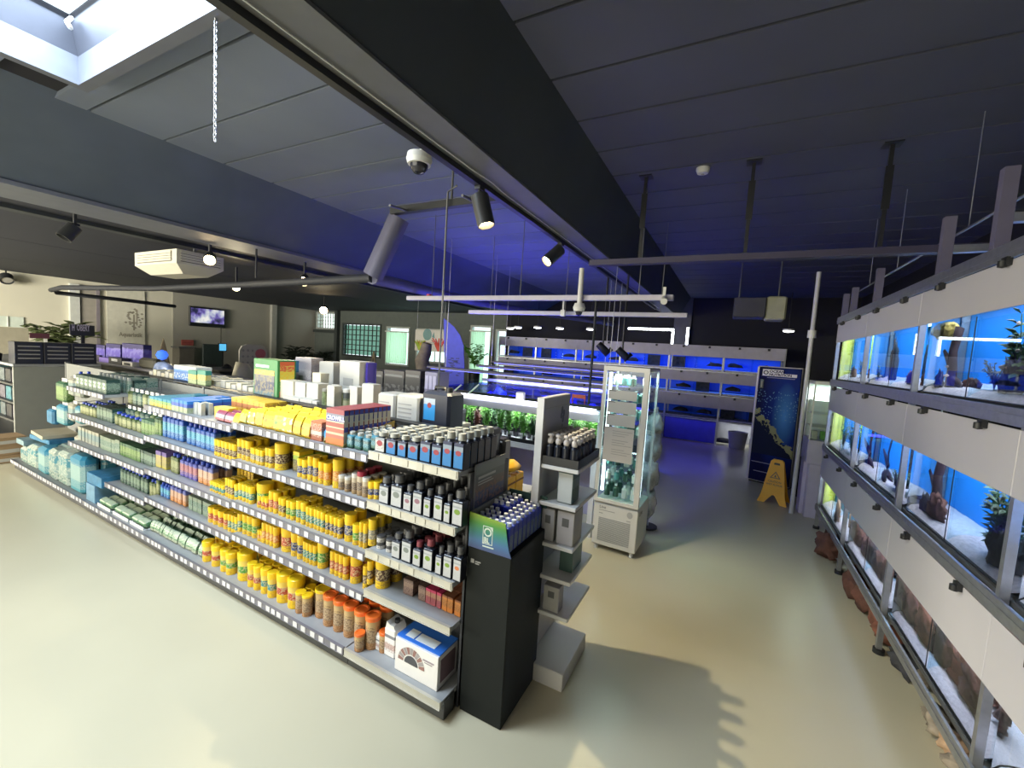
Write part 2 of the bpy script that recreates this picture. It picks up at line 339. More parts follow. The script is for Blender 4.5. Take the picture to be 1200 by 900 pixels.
for i, (a, g, c) in enumerate(TIERS):
    for k in range(4):
        y0, y1 = PY[k] + .022, PY[k + 1] - .022; ym = (y0 + y1) / 2
        x0, x1 = RX0 + .04, RX1 - .035; h = (c if i == 2 else TIERS[i + 1][0] - .1) - .1 - a
        t = thing('aquarium', f'glass aquarium on the {TIER[i]} tier of the long rack, bay {BAY[k]}', 'aquarium', (x0, ym, a), group='aquariums of the long rack')
        o = lambda nm, mb, m: mb.obj(nm, m, t, (-x0, -ym, -a))
        o('base_glass', MB().box(x0, x1, y0, y1, a, a + .008), m_glass)
        o('front_glass', MB().box(x0, x0 + .006, y0, y1, a + .008, a + h), glassmat('front_glass', (.96, .99, 1), 0))
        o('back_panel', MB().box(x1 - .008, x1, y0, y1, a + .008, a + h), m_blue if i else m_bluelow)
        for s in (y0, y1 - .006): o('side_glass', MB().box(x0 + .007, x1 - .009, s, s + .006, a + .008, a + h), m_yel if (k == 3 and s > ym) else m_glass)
        yd = y0 + (.5 if k != 3 else .55) * (y1 - y0)
        o('divider', MB().box(x0 + .007, x1 - .009, yd - .003, yd + .003, a + .008, a + h), glassmat('divider_glass', (.75, .88, .95)))
        o('seal', MB().box(x0 - .002, x0 - .0002, yd - .004, yd + .004, a + .008, g).box(x0 - .002, x0 - .0002, y0, y1, a, a + .006), m_dark)
        # sand bed, higher towards the back
        sb = MB(); nx, ny = 8, 26; vs = []
        for ix in range(nx + 1):
            for iy in range(ny + 1):
                X = x0 + .008 + (x1 - x0 - .018) * ix / nx; Y = y0 + .008 + (y1 - y0 - .016) * iy / ny
                Z = a + .03 + .05 * ix / nx + .014 * mnoise.noise(Vector((X * 9, Y * 9, i * 3.))) if ix else a + .010
                vs.append((X, Y, Z))
        fs = [(ix * (ny + 1) + iy, (ix + 1) * (ny + 1) + iy, (ix + 1) * (ny + 1) + iy + 1, ix * (ny + 1) + iy + 1) for ix in range(nx) for iy in range(ny)]
        sb.add(vs, fs, 0, True); so = o('sand_bed', sb, m_sand); so['kind'] = 'stuff'
        o('water', MB().box(x0 + .0075, x1 - .004, y0 + .003, y1 - .003, a + .0085, a + h - .004), m_water)
def decor(kind, tier, y, x, size, seed, label, **k):
    z = TIERS[tier][0] + .03 + .05 * (x - RX0 - .04) / .5
    mb = MB()
    if kind == 'trunk':
        h = size[2]; mb.tube([(0, 0, -.01), (.01, .02, h * .3), (-.01, .015, h * .6), (.015, .0, h)], [size[0], size[0] * .8, size[0] * .7, size[0] * .75], 9)
        mb.tube([(0, 0, h * .25), (0, .09, h * .5), (-.01, .13, h * .62)], [.03, .022, .012], 7); mb.tube([(0, 0, h * .1), (-.02, -.1, h * .06), (-.03, -.16, .0)], [.035, .025, .01], 7)
        return mb.obj('bogwood', m_wood, None, (x, y, z), label=label, category='driftwood')
    if kind == 'rock':
        for q in range(3): mb.blob((random.uniform(-.3, .3) * size[0], random.uniform(-.5, .5) * size[1], size[2] * .45 * (1 - .2 * q)), (size[0] * .6, size[1] * .6, size[2] * .65), seed + q, .75, 3, 0, None, 2.8)
        mb.v = [(p[0], p[1], max(p[2], -.005)) for p in mb.v]
        return mb.obj('aquarium_rock', m_rock[k.get('m', 0)], None, (x, y, z), label=label, category='rock')
    if kind == 'plant':
        leafy(mb, (0, 0, 0), size[2], k.get('n', 9), size[0], k.get('leaf', .07), seed)
        return mb.obj('water_plant', k.get('mat', m_leaf), None, (x, y, z), label=label, category='plant')
def D(kind, tier, px, py, d, size, seed, label, **k):
    # a submerged thing is seen through the water, so it stands further along than it looks
    w = at(px, py, X=RX0); decor(kind, tier, w.y + 1.05 * d, RX0 + d, size, seed, label, **k)
D('trunk', 2, 1106, 445, .26, (.055, .05, .33), 1, 'dark upright bogwood trunk in the top tier aquarium under a sponge')
w_ = at(1100, 385, X=RX0)
MB().blob((0, 0, 0), (.07, .12, .05), 3, .3, 3).obj('filter_sponge', mat('yellow_sponge', (.34, .27, .07), .95, var=.3, scale=30, bump=1), None, (1.26, w_.y + .27, 2.08), label='yellow brown sponge on top of the bogwood trunk, top tier aquarium', category='sponge')
D('rock', 2, 1091, 440, .14, (.05, .06, .08), 12, 'small dark stone beside a post in the top tier aquarium', m=4)
D('plant', 2, 1180, 460, .20, (.13, .13, .37), 4, 'tall broad leaved plant in the top tier above a blue rock', n=11, leaf=.11)
D('rock', 2, 1180, 460, .24, (.10, .10, .15), 5, 'dark blue rock at the foot of the tall broad leaved plant', m=5)
D('plant', 2, 1157, 450, .26, (.08, .08, .13), 6, 'small grey green bush on top tier sand beside the blue rock', n=14, leaf=.04, mat=m_rock[1])
D('rock', 2, 1132, 448, .30, (.04, .10, .04), 13, 'low dark pebbles beside the bogwood trunk, top tier', m=0)
D('rock', 2, 1036, 443, .26, (.08, .07, .26), 7, 'tall pointed dark rock in the top tier, second bay', m=4)
D('rock', 2, 1060, 444, .16, (.06, .07, .08), 8, 'small dark rock with weed in the top tier, second bay', m=2)
D('plant', 2, 1022, 441, .16, (.07, .07, .12), 41, 'little weed beside the tall pointed dark rock', n=9, leaf=.04)
D('plant', 2, 1002, 437, .2, (.10, .10, .22), 9, 'wispy green plant in the far top tier aquarium', n=8, leaf=.06)
D('rock', 2, 993, 437, .2, (.08, .12, .08), 14, 'flat brown rock in the far top tier aquarium', m=2)
D('plant', 1, 994, 503, .2, (.15, .15, .29), 10, 'dense dark weed in the far middle tier aquarium', n=22, leaf=.07)
D('plant', 1, 985, 498, .16, (.12, .12, .26), 42, 'second dark weed close to the yellow end, middle tier', n=16, leaf=.06)
D('trunk', 1, 1013, 530, .3, (.03, .03, .30), 11, 'thin dark branch standing in the middle tier, second bay')
D('trunk', 1, 1034, 540, .28, (.02, .03, .30), 15, 'thin branch hung with roots beside the round bush, middle tier')
D('plant', 1, 1044, 558, .16, (.10, .10, .12), 16, 'round dark green bush on middle tier sand', n=24, leaf=.045)
D('rock', 1, 1030, 547, .14, (.04, .05, .07), 17, 'small dark stone below the thin branch, middle tier', m=4)
D('trunk', 1, 1091, 575, .28, (.06, .05, .34), 18, 'thick dark bogwood column in the middle tier aquarium')
D('rock', 1, 1092, 588, .18, (.09, .13, .11), 19, 'dark boulder at the foot of the thick bogwood column', m=0)
D('rock', 1, 1076, 578, .14, (.04, .06, .09), 20, 'small upright stone close to the post, middle tier', m=4)
D('plant', 1, 1160, 625, .20, (.14, .14, .33), 21, 'large dark leafy plant on the middle tier beside the post', n=24, leaf=.10)
D('rock', 1, 1165, 640, .16, (.08, .08, .13), 22, 'black rock hidden under the large dark leafy plant', m=4)
decor('rock', 1, 1.95, 1.25, (.12, .22, .10), 23, 'brown boulder in the middle tier aquarium nearest the camera', m=0)
D('rock', 0, 978, 592, .16, (.09, .12, .17), 24, 'orange tan stone lump in the far bottom tier aquarium', m=6)
for q, (px, py, s) in enumerate([(1000, 625, .13), (1012, 645, .15), (1023, 668, .14), (1034, 690, .16)]):
    D('rock', 0, px, py, .26, (.09, .20, s), 25 + q, f'dark brown rock in the bottom tier, number {["one", "two", "three", "four", "five"][q]} of four from the far end', m=0)
for q, (px, py, s, mm) in enumerate([(1058, 715, .17, 0), (1078, 745, .15, 2), (1100, 780, .17, 0), (1122, 815, .15, 2), (1138, 845, .16, 0)]):
    D('rock', 0, px, py, .24, (.09, .20, s), 35 + q, f'red brown rock in the bottom tier third bay, {["first", "second", "third", "fourth", "last"][q]} of five towards the camera', m=mm)
for q, (yy, mm) in enumerate([(2.05, 0), (1.75, 2), (1.5, 0)]):
    decor('rock', 0, yy, 1.28, (.10, .20, .17), 45 + q, f'dark rock in the nearest bottom tier aquarium, {["first", "second", "third"][q]} from the post', m=mm)
# fish, a few small pale ones
m_fish = mat('pale_fish_skin', (.75, .55, .45), .4)
for q, (tier, y, x, z) in enumerate([(2, 2.58, 1.10, .17), (2, 2.68, 1.10, .10), (2, 2.52, 1.10, .24), (2, 3.25, 1.14, .10), (2, 3.2, 1.10, .05), (2, 2.62, 1.12, .29)]):
    f = MB(); f.lathe([(0, -.022), (.006, -.012), (.009, 0), (.005, .014), (.002, .02)], 8, 0, sx=.5); f.add([(0, 0, .018), (0, .009, .03), (0, -.009, .03)], [(0, 1, 2), (2, 1, 0)])
    f.obj('fish', m_fish, None, (x, y, TIERS[tier][0] + .06 + z), label=f'tiny pale fish swimming in the top tier, {["low before the blue rock", "just over the sand", "among tall leaves", "beside the trunk", "at the trunk foot", "high beside the leaves"][q]}', category='fish').rotation_euler = (PI / 2, 0, q)
# rocks on the floor under the rack
for q, (px, py, s, mm, lab) in enumerate([
    (962, 648, (.15, .22, .15), 0, 'dark brown bogwood lump on the floor at the far end of the rack'),
    (984, 668, (.12, .12, .10), 1, 'grey flat stone on the floor behind the second rack post'),
    (1000, 705, (.14, .22, .17), 0, 'large dark brown lava rock under the rack before the second post'),
    (1022, 742, (.10, .16, .11), 2, 'rust red lava rock on the floor under the rack'),
    (1047, 782, (.10, .16, .08), 4, 'black flat stone on the floor beside the third rack post'),
    (1066, 802, (.05, .07, .06), 3, 'small pale grey stone alone under the rack'),
    (1083, 852, (.07, .10, .07), 3, 'beige rock on the floor, first of three near the camera'),
    (1100, 880, (.07, .08, .06), 6, 'mottled beige rock, middle of the three near the camera'),
    (1108, 905, (.08, .08, .06), 3, 'pale rock closest to the camera under the rack')]):
    p = at(px, py, Z=0); mb = MB()
    for j in range(2): mb.blob((random.uniform(-.2, .2) * s[0], random.uniform(-.4, .4) * s[1], s[2] * .7), (s[0] * .8, s[1] * .7, s[2] * .8), 60 + q * 3 + j, .55, 3)
    mb.v = [(x, y, max(z, .0)) for x, y, z in mb.v]
    mb.obj('floor_rock', m_rock[mm], None, (p.x + .03 + s[0] * .4, p.y, .001), label=lab, category='rock')
# sheet of cartons seen under the bottom tier
RB('tray', MB().box(1.0, 1.30, 3.55, 4.1, .16, .185), m_white)

# ------------------------------------------------------------------ back of the hall: wall, rack of blue aquariums
struct('wall_back', MB().box(-6.0, 2.2, 11.0, 11.2, 0, 3.4), m_wallk)
struct('pillar_1', MB().box(-1.36, -.98, 10.93, 10.999, 0, 3.3), mat('pillar_grey', (.10, .10, .13), .8))
BX = [.92 - 1.12 * i for i in range(7)]
BT = [(.54, .80, 1.08), (1.10, 1.36, 1.60), (1.62, 1.92, 2.17)]
brack = thing('aquarium_rack', 'three tier rack of deep blue aquariums across the far wall', 'rack', (-2.44, 10.3, 0))
BB = lambda nm, mb, m, **k: mb.obj(nm, m, brack, (2.44, -10.3, 0), **k)
m_cov2 = mat('cover_panel_grey', (.50, .48, .54), .5)
for x in BX:
    BB('post', MB().box(x - .02, x + .02, 10.30, 10.335, 0, 2.17), m_alu)
    BB('post', MB().box(x - .02, x + .02, 10.86, 10.89, 0, 2.17), m_alu)
ORD = 'first second third fourth fifth sixth seventh eighth ninth tenth eleventh twelfth thirteenth fourteenth fifteenth sixteenth seventeenth eighteenth nineteenth twentieth'.split()
ORD += ['twenty-' + q for q in ORD[:9]]
def ORDX(q): return ORD[q]
for i, (a, g, c) in enumerate(BT):
    BB('rail', MB().box(BX[-1] - .02, BX[0] + .02, 10.285, 10.299, a - .03, a - .004), m_alu)
    BB('deck', MB().box(BX[-1], BX[0], 10.336, 10.855, a - .03, a - .012), m_steel)
    for k in range(6):
        xa, xb = BX[k + 1] + .022, BX[k] - .022
        cp = BB('cover_panel', MB().box(xa - .02, xb + .02, 10.29, 10.2995, g, c - .002), m_cov2)
        for q in (.25, .75):
            MB().box(xa + q * 1.07 - .022, xa + q * 1.07 + .022, 10.265, 10.29, c - .06, c - .015).obj('clip', m_dark, cp)
        t = thing('aquarium', f'deep blue aquarium in the far rack, {TIER[i]} tier, {ORD[k]} from the right', 'aquarium', ((xa + xb) / 2, 10.34, a), group='aquariums of the far rack')
        o = lambda nm, mb, m: mb.obj(nm, m, t, (-(xa + xb) / 2, -10.34, -a))
        o('front_glass', MB().box(xa, xb, 10.34, 10.345, a, a + .32), glassmat('far_glass', (.95, .97, 1), 0))
        o('back_panel', MB().box(xa, xb, 10.84, 10.85, a, a + .40), m_bluedeep)
        o('sand_bed', MB().box(xa, xb, 10.346, 10.839, a, a + .03), m_sand)
        o('divider', MB().box((xa + xb) / 2 - .006, (xa + xb) / 2 + .006, 10.346, 10.839, a + .031, a + .36), glassmat('divider_glass', (.75, .88, .95)))
        for e in range(2 if i == 2 or k < 2 else 1):
            mb = MB(); sd = i * 7 + k * 2 + e * 3 + (0 if e else i)
            mb.box(-.14, .14, -.03, .03, 0, .25) if sd % 3 == 0 else mb.blob((0, 0, .07), (.16, .08, .09), sd, .5, 2, 0, 0.0)
            mb.obj('aquarium_rock', m_rock[4], None, (xa + .56 * e + (.16 if sd % 3 == 0 else .2 + .05 * (sd % 4)), 10.6, a + .031), label=f'black {"slate" if sd % 3 == 0 else "rock"} in the {["left", "right"][e]} half, far rack {TIER[i]} tier, {ORD[k]} aquarium', category='rock')
BB('lower_panel', MB().bbox(BX[2] + .03, BX[1] - .02, 10.31, 10.33, .02, .50, .004), mat('blue_lower_panel', (.10, .10, .65), .5))
BB('lower_panel', MB().bbox(BX[3] + .03, BX[2] - .02, 10.31, 10.33, .02, .50, .004), mat('violet_lower_panel', (.16, .12, .38), .5))
m_lowwall = mat('pale_plinth_wall', (.55, .55, .60), .7)
struct('wall_back_low', MB().box(-.2, .92, 10.95, 10.998, 0, .52), m_lowwall)
light('under_rack_lamp', 'AREA', (.35, 10.7, .50), 2.5, (.9, .95, 1), (.35, 10.7, 0), shape='RECTANGLE', size=.9, size_y=.1)
mb = MB(); mb.lathe([(0, .01), (.15, .01), (.19, .36), (.175, .36), (.14, .03), (0, .03)], 20)
mb.obj('bucket', mat('grey_bucket', (.35, .34, .42), .5), None, (.22, 10.22, 0), label='grey tapered bucket on the floor before the far rack', category='bucket')
MB().bbox(-.16, .16, -.12, .12, 0, .22, .03).obj('filter_box', m_dark, None, (.62, 10.45, 0), label='black filter box on the floor beside the grey bucket', category='box')
mb = MB(); mb.tube([(.10 * math.cos(q / 14 * 2 * PI), 0, .12 + .10 * math.sin(q / 14 * 2 * PI)) for q in range(15)], .014, 6)
mb.obj('hose_coil', m_dark, None, (.58, 10.42, .22), label='coiled black hose standing on the black filter box', category='hose')
MB().blob((0, 0, .06), (.16, .1, .09), 9, .4, 2, 0, 0).obj('floor_rock', m_rock[4], None, (-.06, 10.45, 0), label='dark rock on the floor between blue panel and bucket', category='rock')
# light strips and small lamps under the ceiling at the back
m_led = emat('white_led', (.92, .97, 1), 9)
def strip(a, b_, lab):
    a = Vector(a); b_ = Vector(b_); lo = Vector((min(a.x, b_.x), a.y, min(a.z, b_.z))); hi = Vector((max(a.x, b_.x), a.y, max(a.z, b_.z)))
    t = thing('light_strip', lab, 'light', lo)
    MB().box(0, hi.x - lo.x + .06, .012, .04, 0, hi.z - lo.z + .06).obj('housing', m_white, t); MB().box(.006, hi.x - lo.x + .054, 0, .011, .006, hi.z - lo.z + .054).obj('diffuser', m_led, t)
strip((-2.44, 10.89, 2.50), (-1.40, 10.89, 2.50), 'horizontal white light strip high on the back wall beside the grey pillar')
strip((-1.39, 10.88, 2.09), (-1.39, 10.88, 2.44), 'short upright light strip under the end of the horizontal strip')
strip((-1.06, 10.86, 2.09), (-1.06, 10.86, 2.54), 'upright light strip on the face of the grey pillar'); 
for q, (px, py) in enumerate([(598, 385), (607, 384), (630, 384), (656, 385), (692, 386), (924, 388)]):
    p = at(px, py, Y=10.2); t = thing('ceiling_lamp', f'small round white lamp hanging near the back wall, {ORD[q]} of six from the left', 'lamp', p, group='round lamps at the back')
    MB().lathe([(0, -.03), (.09, -.015), (.10, .005)], 16).obj('diffuser', emat('lamp_white', (.95, .98, 1), 6), t); MB().cyl(0, 0, .006, .04, .10, n=16).obj('rim', m_white, t); MB().cyl(0, 0, .041, 3.3 - p.z, .008, n=6).obj('rod', m_dark, t)
# ------------------------------------------------------------------ the long shelf unit
GA = math.radians(-1.2); GO = Vector((-1.08, 1.62, 0)); GC, GS = math.cos(GA), math.sin(GA)
def G(u, v, z=0): return Vector((GO.x - u * GC - v * GS, GO.y - u * GS + v * GC, z))     # u runs along the unit from its near end, v into it
gon = thing('shelf_unit', 'long grey shop shelf unit full of yellow tins and bottles', 'shelf', GO, GA)
m_shelf = mat('shelf_grey', (.33, .34, .35), .45, .1); m_railg = mat('rail_grey', (.17, .165, .19), .45); m_raila = mat('rail_pale_aluminium', (.52, .50, .44), .4, .4)
m_back = mat('back_panel_grey', (.20, .205, .20), .6); m_tag = mat('price_card', (.60, .59, .61), .5, var=0); m_tagc = mat('cream_price_card', (.52, .49, .40), .5, var=0)
m_kick = mat('kick_plate_black', (.05, .052, .055), .5); m_deckk = mat('base_deck_grey', (.22, .225, .22), .5)
L_ = lambda nm, mb, m, p=None: mb.obj(nm, m, p or gon)
# (u0, u1, z of rail top, aluminium rail)
SH = {}
def shelf(key, u0, u1, z, alu=False, depth=.42, tags=True, v0=0):
    s = L_('shelf', MB().box(-u1 + .004, -u0 - .004, v0 + .001, depth, z - .03, z - .006), m_shelf)
    L_('price_rail', MB().box(-u1 + .004, -u0 - .004, v0 - .012, v0, z - .042, z).box(-u1 + .004, -u0 - .004, v0 - .016, v0 - .012, z - .003, z).box(-u1 + .004, -u0 - .004, v0 - .016, v0 - .012, z - .042, z - .038), m_raila if alu else m_railg, s)
    if tags:
        u = u0 + .03; rnd = random.Random(key)
        tm = MB().box(-.019, .019, -.0025, 0, -.017, .017).mesh('price_tag', m_tagc if alu else m_tag)
        while u < u1 - .03:
            put('price_tag', tm, s, (-u, v0 - .0125, z - .0205)); u += rnd.choice((.055, .075, .085, .10)) * (1.15 if alu else 1)
    SH[key] = z - .005
for k, z in (('top', 1.225), ('B', .955), ('C', .685), ('D', .462)):
    shelf('R' + k, 0, .59, z, True, tags=(k != 'D'))
for k, z in (('top', 1.20), ('B', .945), ('C', .655), ('D', .425)): shelf('C' + k, .59, 1.89, z)
for k, z in (('top', 1.17), ('B', .915), ('C', .638), ('D', .395)): shelf('M' + k, 1.89, 3.18, z)
for k, z in (('B', .88), ('C', .615), ('D', .352)): shelf('L' + k, 3.18, 3.98, z)
for k, z in (('top', 1.165), ('B', .885), ('C', .60)): shelf('K' + k, 3.98, 4.87, z)
shelf('Rbase', 0, .67, .115, True, tags=False, v0=-.05); shelf('Cbase', .67, 2.48, .115, v0=-.05); shelf('Mbase', 2.48, 4.35, .112, v0=-.05); shelf('Kbase', 4.35, 6.56, .115, v0=-.05)
tm2 = MB().box(-.019, .019, -.0025, 0, -.017, .017).mesh('price_tag', m_tagc)
for (u0, u1, c) in ((0, .67, m_kick), (.67, 2.48, m_kick), (2.48, 4.35, m_kick), (4.35, 6.56, m_kick)):
    L_('kick_plate', MB().box(-u1 + .002, -u0 - .002, -.03, -.01, 0, .07), c)
L_('base_side', MB().box(-.01, -.001, -.03, .05, 0, .10), m_kick)
for (u0, u1) in ((.01, .59), (.59, 1.89), (1.89, 3.18), (3.18, 4.87), (4.87, 6.56)):
    L_('back_panel', MB().box(-u1 + .02, -u0 - .02, .43, .45, .115, 1.28), m_back)
for u in (.012, .59, 1.89, 3.18, 3.98, 4.87, 6.555): L_('upright', MB().box(-u - .012, -u + .012, .425, .475, 0, 1.295), m_steel)
L_('spine_cap', MB().box(-4.87, -.02, .42, .49, 1.296, 1.305), m_dark)
L_('end_panel', MB().box(0, .012, .07, .44, 0, 1.20), mat('end_panel_black', (.022, .024, .03), .45))
L_('rear_shelf', MB().box(-4.87, -.58, .50, .93, 1.235, 1.26), m_shelf); L_('rear_shelf', MB().box(-4.87, -.02, .50, .93, .88, .905), m_shelf)
L_('rear_deck', MB().box(-6.55, -.02, .48, .98, .02, .11), m_deckk)

# --- prototypes: name, [(part, mesh)]
class Proto:
    def __init__(s, name, cat, parts): s.name, s.cat, s.parts = name, cat, parts
def place(p, loc, label, group=None, rz=GA, s=1.0):
    if len(p.parts) == 1:
        o = put(p.name, p.parts[0][1], None, loc, rz, label=label, category=p.cat, group=group)
        return o
    t = thing(p.name, label, p.cat, loc, rz, group)
    for nm, me in p.parts: put(nm, me, t)
    return t
YL = (.85, .56, .012); YB = (.78, .52, .02)
BANDC = {'brown': (.10, .05, .03), 'teal': (.03, .22, .22), 'green': (.08, .28, .04), 'red': (.42, .06, .03), 'navy': (.03, .05, .16), 'grey': (.25, .24, .2), 'orange': (.62, .22, .03)}
m_lidy = mat('yellow_lid', YL, .35, var=.04)
def tin(r, h, col, lid=.30, name='food_tin'):
    k = f'tin_print_{col}'
    pm = pmat(k, [(0, YB), (.34, BANDC[col]), (.86, YB)], 'Z', [(.36, .84, (.75, .62, .35)), (.05, .32, (.35, .18, .05))], .35, 55, 1.2)
    zb = h * (1 - lid)
    body = MB().lathe([(0, 0), (r, 0), (r, zb)], 12).mesh('body', pm)
    l = MB().lathe([(r * 1.05, zb), (r * 1.05, h * .97), (r * .98, h), (0, h)], 12).mesh('lid', m_lidy)
    return Proto(name, 'tin', [('body', body), ('lid', l)])
XT = {'top': ([170, 300, 380, 437, 540], [-4.26, -2.70, -2.03, -1.65, -1.08]),
      'B': ([81, 120, 200, 325, 400, 435, 527, 540], [-5.94, -5.12, -3.83, -2.47, -1.88, -1.65, -1.12, -1.06]),
      'C': ([79, 162, 200, 267, 325, 367, 432, 535], [-6.0, -4.39, -3.83, -3.02, -2.46, -2.11, -1.65, -1.07]),
      'D': ([125, 200, 267, 323, 367, 430, 530], [-5.04, -3.83, -3.02, -2.47, -2.10, -1.65, -1.08]),
      'base': ([22, 107, 215, 327, 414, 512], [-7.62, -5.41, -3.63, -2.43, -1.74, -1.15])}
def U(sh, px):
    xs, Xs = XT[sh]
    for i in range(len(xs) - 1):
        if px <= xs[i + 1] or i == len(xs) - 2:
            a, b = xs[i], xs[i + 1]; A, B = Xs[i], Xs[i + 1]; t = (px - a) / (b - a)
            # the shelf recedes: interpolate the inverse distance
            X = 1 / ((1 - t) / A + t / B); return (-1.08 - X) / GC
def bay(u): return 'R' if u < .59 else 'C' if u < 1.89 else 'M' if u < 3.18 else 'L' if u < 3.98 else 'K'
SHN = {'top': 'top shelf', 'B': 'second shelf', 'C': 'third shelf', 'D': 'fourth shelf', 'base': 'base deck'}
ROWN = ['front row', 'second row', 'third row', 'fourth row', 'fifth row', 'sixth row', 'last row']
def run(p, sh, u0, u1, n, rows, desc, pitch_v, v0=.03, group=None, jit=.004, where=None, fit=None):
    """n columns between u0 (left end) and u1, rows deep; labels count from the left and from the front"""
    rnd = random.Random(desc); w = (u0 - u1) / n
    for i in range(n):
        u = u0 - (i + .5) * w
        zz = []
        for uu in (u - w * .5, u, u + w * .5):
            kk = (bay(uu) if sh != 'base' else ('R' if uu < .67 else 'C' if uu < 2.48 else 'M' if uu < 4.35 else 'K')) + sh
            if kk in SH: zz.append(SH[kk])
        z = max(zz)
        for j in range(rows):
            if rows > 2 and j == rows - 1 and rnd.random() < .25: continue
            pos = (f'{ORD[i]} from left, ' if n > 1 else '') + (ROWN[j] if rows > 1 else 'standing alone' if n == 1 else 'one row')
            place(p, G(u + rnd.uniform(-jit, jit), v0 + (j + .5) * pitch_v + rnd.uniform(0, jit), z), f'{desc}, {where or SHN[sh]}, {pos}', group or f'{desc}, {SHN[sh]}', GA + rnd.uniform(-.08, .08))
# --- yellow tins on the second, third and fourth shelves: (shelf, px left, px right, columns, radius, height, colour, adjective)
Y = [('B', 237, 262, 6, .024, .112, 'brown', 'wide lidded'), ('B', 263, 279, 3, .030, .13, 'brown', 'medium'), ('B', 280, 297, 5, .017, .095, 'grey', 'slim'), ('B', 298, 309, 2, .026, .12, 'brown', 'stout'),
     ('B', 310, 322, 1, .046, .165, 'brown', 'large'), ('B', 338, 349, 2, .023, .11, 'navy', 'small'), ('B', 350, 361, 2, .028, .14, 'navy', 'medium'), ('B', 362, 375, 2, .026, .125, 'orange', 'medium'), ('B', 378, 389, 1, .033, .16, 'orange', 'tall'), ('B', 423, 437, 2, .023, .09, 'navy', 'short'),
     ('C', 236, 254, 5, .022, .07, 'teal', 'squat'), ('C', 255, 266, 3, .028, .13, 'brown', 'medium'), ('C', 267, 287, 5, .021, .11, 'teal', 'slim'), ('C', 288, 300, 1, .050, .15, 'green', 'broad lidded'), ('C', 293, 305, 3, .018, .075, 'red', 'tiny'),
     ('C', 306, 317, 2, .028, .13, 'red', 'medium'), ('C', 318, 326, 2, .024, .11, 'brown', 'short'), ('C', 327, 337, 2, .022, .11, 'green', 'short'), ('C', 338, 349, 2, .029, .13, 'teal', 'medium'), ('C', 350, 372, 5, .022, .115, 'teal', 'upright'), ('C', 373, 390, 4, .022, .11, 'navy', 'slender'), ('C', 391, 401, 1, .034, .15, 'navy', 'tall'),
     ('C', 402, 410, 1, .026, .11, 'green', 'lone'), ('C', 411, 420, 2, .020, .135, 'grey', 'tall slim'), ('C', 421, 430, 1, .028, .14, 'grey', 'round'),
     ('D', 234, 258, 4, .030, .11, 'red', 'medium'), ('D', 259, 274, 4, .024, .12, 'teal', 'slim'), ('D', 275, 291, 3, .034, .13, 'green', 'broad'), ('D', 293, 299, 2, .018, .07, 'orange', 'tiny'), ('D', 298, 316, 4, .023, .13, 'orange', 'slim'), ('D', 317, 331, 1, .048, .15, 'red', 'broad lidded'), ('D', 332, 345, 2, .030, .14, 'navy', 'medium'), ('D', 346, 362, 4, .022, .12, 'teal', 'slender'), ('D', 363, 371, 1, .034, .15, 'green', 'tall'), ('D', 377, 397, 4, .023, .13, 'red', 'upright'), ('D', 398, 408, 1, .036, .16, 'red', 'tall'), ('D', 415, 427, 2, .023, .125, 'brown', 'short'), ('D', 428, 441, 1, .038, .165, 'brown', 'large')]
for (sh, a, b, n, r, h, c, adj) in Y:
    u0, u1 = U(sh, a), U(sh, b); w = (u0 - u1) / n; r = min(max(r, w * .40), w * .485)
    run(tin(r, h * 1.05, c), sh, u0, u1, n, 3 if r < .04 else 2, f'{adj} yellow capped tin with {c} band', 2.15 * r)
# --- cans with pale caps, black and yellow box on the second shelf
def can(r, h, body, capc, lid=.2, name='food_can'):
    b = MB().lathe([(0, 0), (r, 0), (r, h * (1 - lid))], 12).mesh('body', body); l = MB().lathe([(r * 1.03, h * (1 - lid)), (r * 1.03, h * .97), (r * .95, h), (0, h)], 12).mesh('cap', capc)
    return Proto(name, 'can', [('body', b), ('cap', l)])
m_capw = mat('pale_grey_cap', (.62, .60, .55), .4, var=.03); m_capr = mat('crimson_cap', (.35, .02, .05), .4); m_capk = mat('dark_grey_cap', (.085, .085, .09), .45); m_capm = mat('maroon_cap', (.20, .035, .05), .45)
pm_can = pmat('can_print', [(0, (.3, .2, .1)), (.25, (.10, .08, .07)), (.7, (.5, .42, .3))], 'Z', [(.2, .75, (.55, .4, .25))], .35, 70)
run(can(.022, .085, pm_can, m_capw), 'B', U('B', 387), U('B', 402), 2, 3, 'short dark can with pale cap', .05)
run(can(.024, .115, pm_can, m_capw), 'B', U('B', 403), U('B', 409), 1, 3, 'taller dark can with pale cap', .055)
run(can(.027, .135, pm_can, m_capr), 'B', U('B', 409), U('B', 416), 1, 3, 'dark can with crimson cap', .06)
run(can(.024, .11, pm_can, m_capw), 'B', U('B', 416), U('B', 423), 1, 3, 'dark can with pale cap beside crimson cap', .055)
pm_bw = pmat('bw_can_print', [(0, (.62, .6, .56)), (.3, (.05, .05, .05)), (.6, (.62, .6, .56))], 'Z', [(.1, .9, (.1, .1, .1))], .4, 80)
run(can(.024, .07, pm_bw, m_capk, .15), 'C', U('C', 430), U('C', 449), 2, 3, 'squat black and white can', .055)
def carton(w, d, h, pm, name='carton', bev=.0015): return Proto(name, 'box', [('carton', MB().bbox(-w / 2, w / 2, 0, d, 0, h, bev).mesh('carton', pm))])
pm_yk = pmat('yellow_black_print', [(0, (.12, .10, .05)), (.35, (.05, .05, .04)), (.6, (.35, .5, .05)), (.82, (.8, .6, .03))], 'Z', [(.1, .6, (.5, .4, .1))], .4, 60)
run(carton(.065, .10, .13, pm_yk), 'B', U('B', 323), U('B', 336), 1, 2, 'yellow and black food carton', .12)
